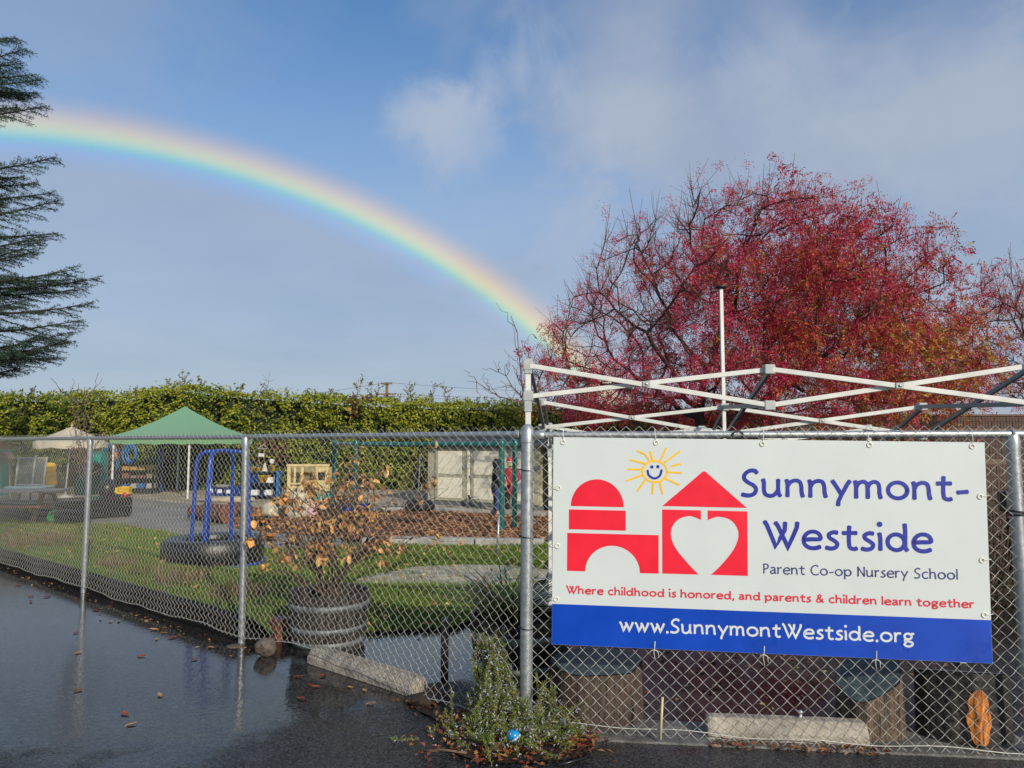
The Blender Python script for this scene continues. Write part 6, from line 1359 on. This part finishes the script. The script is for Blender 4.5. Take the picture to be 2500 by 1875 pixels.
# rosemary cascade
def rosemary():
    t = thing('rosemary', 'trailing rosemary with pale flowers around the corner post', 'shrub', tuple(G(1255, 1845))); P0, P1, NP, ND, FP = [], [], [], [], []
    def H(x, y): return 0
    stems = []
    top = Vector((-.02, 5.02, .62)); 
    for i in range(230):                  # cascade down from the barrel and over the kerb
        u = rng.random(); a = At(1198 + rng.normal() * 20, 1545 + 225 * u, 4.72 + rng.normal() * .06); a.y = 4.75 - .28 * u + rng.normal() * .05; e = G(1110 + 280 * rng.random(), 1790 + 65 * rng.random(), .02); f = rng.uniform(.25, .6)
        b = a.lerp(e, f); b.z = max(.03, b.z * (1 - .25 * f)); stems.append((a, b))
    for i in range(190):                  # spreading mat on the ground
        c = G(1255 + rng.normal() * 70, 1812 + rng.normal() * 20, .0); r_ = rng.uniform(.08, .22); an = rng.uniform(0, 6.28); hh = rng.uniform(.04, .17) * math.exp(-((c.x - .02) / .35) ** 2) + .02
        stems.append((c + Vector((0, 0, .0)), c + Vector((r_ * math.cos(an), r_ * math.sin(an) * .7, hh))))
    for i in range(46):                   # upright sprays by the post
        c = G(1268 + rng.normal() * 60, 1800 + rng.normal() * 12, 0); stems.append((c, c + Vector((rng.normal() * .10, rng.normal() * .08, rng.uniform(.12, .34)))))
    for a, b in stems:
        a, b = np.array(a), np.array(b); L = np.linalg.norm(b - a); m_ = (a + b) / 2 + rng.normal(size=3) * .02; P0 += [a, m_]; P1 += [m_, b]; k = max(4, int(L / .0016)); u = rng.random(k); c = np.where(u[:, None] < .5, a + (m_ - a) * u[:, None] * 2, m_ + (b - m_) * (u[:, None] * 2 - 1))
        ax = (b - a) / max(L, 1e-6); NP.append(c); ND.append(rng.normal(size=(k, 3)) * .8 + ax * .6 + np.array([0, -.1, .25])); nf = int(L * 30 * (1.0 if (a[2] + b[2]) / 2 < .5 else .35)); uf = rng.random((nf, 1)); FP.append(a + (b - a) * uf + rng.normal(size=(nf, 3)) * .012)
    V, Fc = segs_mesh(P0, P1, np.full(len(P0), .0028), np.full(len(P0), .0018), 4); tag(finish('stems', np_mesh('stems', V, Fc), mat('rosemary_stem', (.14, .085, .05), .8), t), kind='stuff')
    P = np.vstack(NP); D = np.vstack(ND); P[:, 2] = np.maximum(P[:, 2], .006); V, Fc = leaf_quads(P, D, rng.uniform(.014, .026, len(P)), np.full(len(P), .0036), fold=.1)
    c = np.where(rng.random((len(P), 1)) > .35, np.array([.14, .22, .045]), np.array([.30, .33, .05])) * rng.uniform(.55, 1.3, (len(P), 1)); tag(finish('needles', np_mesh('needles', V, Fc, np.repeat(c, 2, 0)), leafmat('rosemary_leaf', .45, .25, .4), t), kind='stuff')
    Fp = np.vstack(FP); Fp[:, 1] -= .012; Fp = np.repeat(Fp, 3, 0) + rng.normal(size=(len(Fp) * 3, 3)) * .004; V, Fc = leaf_quads(Fp, rng.normal(size=Fp.shape) + np.array([0, -.5, .1]), rng.uniform(.007, .012, len(Fp)), rng.uniform(.006, .010, len(Fp)), fold=.2)
    c = np.array([.56, .55, .70]) * rng.uniform(.75, 1.15, (len(Fp), 1)); tag(finish('flowers', np_mesh('flowers', V, Fc, np.repeat(c, 2, 0)), leafmat('rosemary_flower', .6, .3, .2), t), kind='stuff')
rosemary()
# leaf litter
LC = [(.20, .045, .025), (.30, .11, .03), (.13, .04, .025), (.36, .20, .06), (.24, .07, .03)]
def litter(name, pts, s=(.03, .06), zmax=.03, label=None, cols=LC):
    P = np.array(pts, float); n = len(P); P[:, 2] += rng.uniform(.002, zmax, n); a = rng.uniform(0, 6.28, n); D = np.stack([np.cos(a), np.sin(a), rng.normal(size=n) * .3], 1); V, Fc = leaf_quads(P, D, rng.uniform(*s, n), rng.uniform(s[0] * .45, s[1] * .5, n), up=(0, 0, 1), fold=.3)
    c = np.array(cols)[rng.integers(0, len(cols), n)] * rng.uniform(.6, 1.3, (n, 1)); return tag(finish(name, np_mesh(name, V, Fc, np.repeat(c, 2, 0)), leafmat('wet_leaf', .3, .15, .6)), label, kind='stuff')
pts = [tuple(G(1225 + rng.normal() * 95, 1822 + rng.normal() * 26, .004)) for _ in range(520)] + [tuple(G(1130 + rng.normal() * 28, 1765 + rng.normal() * 16, .004)) for _ in range(130)] + [tuple(G(1415 + rng.normal() * 26, 1815 + rng.normal() * 14, .01)) for _ in range(150)]
litter('leaf_litter_by_rosemary', pts, (.025, .055), .04)
litter('leaf_litter_by_wheel_stop', [tuple(offR(1.05 + rng.random() * 1.0, -.02 - abs(rng.normal()) * .03)) for _ in range(150)], (.025, .055), .03)
litter('leaf_litter_in_yard', [tuple(offR(rng.uniform(.3, 3.2), rng.uniform(.6, 3.2))) for _ in range(420)], (.03, .07), .01, None, LC + [(.40, .30, .08)])
litter('leaf_litter_along_fence', [tuple(offL(t_, -.02 - abs(rng.normal()) * .16)) for t_ in rng.uniform(2.6, 9.5, 170)], (.018, .045), .006, None, LC + [(.34, .24, .10)])
litter('mud_bank_litter', [tuple(G(1060 + rng.normal() * 45, 1712 + rng.normal() * 14, .004)) for _ in range(220)], (.02, .05), .03, None, [(.05, .03, .02), (.09, .04, .025), (.16, .06, .03)])
sheet('mud_bank', [G(*p) for p in ((985, 1716), (1010, 1690), (1060, 1672), (1120, 1665), (1180, 1690), (1220, 1730), (1260, 1800), (1420, 1800), (1440, 1836), (1380, 1862), (1180, 1868), (1100, 1840), (1085, 1800), (1075, 1765), (1020, 1738))], lambda x, y: .006 + .02 * abs(math.sin(x * 7) * math.sin(y * 9)) , .06, mat('mud', (.030, .020, .014), .5, var=.5, scale=14, bump=.9, bscale=40))
lm = bpy.data.meshes.new('fallen_leaf'); vs = []
for u, ww in ((0, .04), (.3, .7), (.6, .85), (.85, .45), (1, .02)):
    for s in (-1, 0, 1): vs.append((u - .5, s * .28 * ww, .10 * abs(s) + .10 * (u - .5) ** 2))
lm.from_pydata(vs, [], [(i * 3 + j, i * 3 + j + 1, i * 3 + j + 4, i * 3 + j + 3) for i in range(4) for j in range(2)])
lms = []
for k, c_ in enumerate([(.16, .035, .025), (.22, .06, .03), (.38, .22, .08)]): m_ = lm.copy(); m_.materials.append(mat('fallen_leaf_%d' % k, c_, .3, var=.3)); lms.append(m_)
spots = [(185, 1545, 0), (75, 1456, 0), (48, 1417, 0), (115, 1457, 0), (75, 1470, 0), (190, 1594, 2), (245, 1513, 2), (270, 1518, 2), (290, 1517, 2), (357, 1518, 2), (376, 1537, 2), (400, 1545, 2), (382, 1561, 2), (420, 1557, 1), (235, 1490, 0), (190, 1686, 0), (305, 1743, 1), (320, 1769, 2), (390, 1698, 2), (475, 1610, 1), (515, 1581, 2), (729, 1652, 1), (735, 1706, 0), (757, 1672, 0), (770, 1677, 1), (855, 1678, 2), (905, 1718, 2), (890, 1686, 2), (786, 1651, 0), (345, 1602, 1), (335, 1503, 2), (45, 1370 + 60, 0)]
for px, py, k in spots:
    g = G(px, py, .004); o = link('fallen_leaf', lms[k], None, g); s = random.uniform(.05, .08); o.scale = (s, s, s); o.rotation_euler = (random.uniform(-.15, .15), random.uniform(-.15, .15), random.uniform(0, 6.3)); tag(o, ['dark red fallen leaf lying on the wet asphalt', 'brown fallen leaf lying on the wet asphalt', 'pale tan fallen leaf lying on the wet asphalt'][k], 'leaf', ['dark red leaves on the asphalt', 'brown leaves on the asphalt', 'tan leaves on the asphalt'][k])
# twig on the ground
g0, g1 = G(1025, 1832, .012), G(1140, 1838, .03); mb = MB().tube([g0, g0.lerp(g1, .5) + Vector((0, 0, .01)), g1], [.004, .006, .007], 6); mb.tube([g0.lerp(g1, .4), g0.lerp(g1, .2) + Vector((0, -.05, .02))], [.004, .002], 5); mb.build('fallen_twig', mat('rosemary_stem'), smooth=True, label='bare brown twig poking out of the rosemary', cat='twig')
g0, g1 = G(1362, 1868, .015), G(1432, 1850, .02); MB().tube([g0, g1], .008, 6).build('fallen_stick', mdk, smooth=True, label='short dark stick at the rosemary edge near the bottom', cat='stick')
# twiggy shrubs behind the right post
def twiggy(label, c, Hh, W_, n, cols, name='dead_shrub'):
    t = thing(name, label, 'shrub', tuple(c), 'dead shrubs at the right'); a = rng.uniform(0, 6.28, n); rr_ = rng.random(n) ** .5 * W_; P0 = np.stack([c[0] + rr_ * .4 * np.cos(a), c[1] + rr_ * .4 * np.sin(a), np.zeros(n)], 1); P1 = P0 + np.stack([np.cos(a) * rr_, np.sin(a) * rr_, Hh * rng.uniform(.4, 1, n)], 1) + rng.normal(size=(n, 3)) * .06; V, Fc = segs_mesh(P0, P1, np.full(n, .008), np.full(n, .002), 3); finish('stems', np_mesh('stems', V, Fc), mat('dead_stem', (.13, .09, .065), .85, var=.3), t)
    k = n * 9; u = rng.random((k, 1)); j = rng.integers(0, n, k); P = P0[j] + (P1[j] - P0[j]) * (.3 + .7 * u) + rng.normal(size=(k, 3)) * .05; V, Fc = leaf_quads(P, rng.normal(size=(k, 3)), rng.uniform(.03, .07, k), rng.uniform(.012, .03, k)); c_ = np.array(cols)[rng.integers(0, len(cols), k)] * rng.uniform(.6, 1.2, (k, 1)); tag(finish('leaves', np_mesh('leaves', V, Fc, np.repeat(c_, 2, 0)), leafmat('dead_leaf', .6, .2, .3), t), kind='stuff')
for X, Y, h_, w_, lab, cols in ((5.9, 9.2, 1.25, .7, 'dead twiggy brown shrub seen between sign and right post', [(.09, .06, .035), (.05, .06, .025), (.12, .05, .03)]), (6.6, 10.2, 1.4, .8, 'dark green and brown shrub at the right picture edge', [(.03, .045, .018), (.07, .05, .03)]), (4.6, 7.6, .5, .5, 'low dark weeds behind the lower sign corner', [(.03, .045, .015), (.08, .05, .025)])): twiggy(lab, (X, Y, 0), h_, w_, 170, cols)
MB().box((6.0, 9.0, 1.02), (.16, .16, .24)).tube([(6.0, 9.0, 0), (6.0, 9.0, .95)], .03, 8).build('black_lantern', mdk, label='black lantern box on a stake beside the right post', cat='lantern', bev=.01)
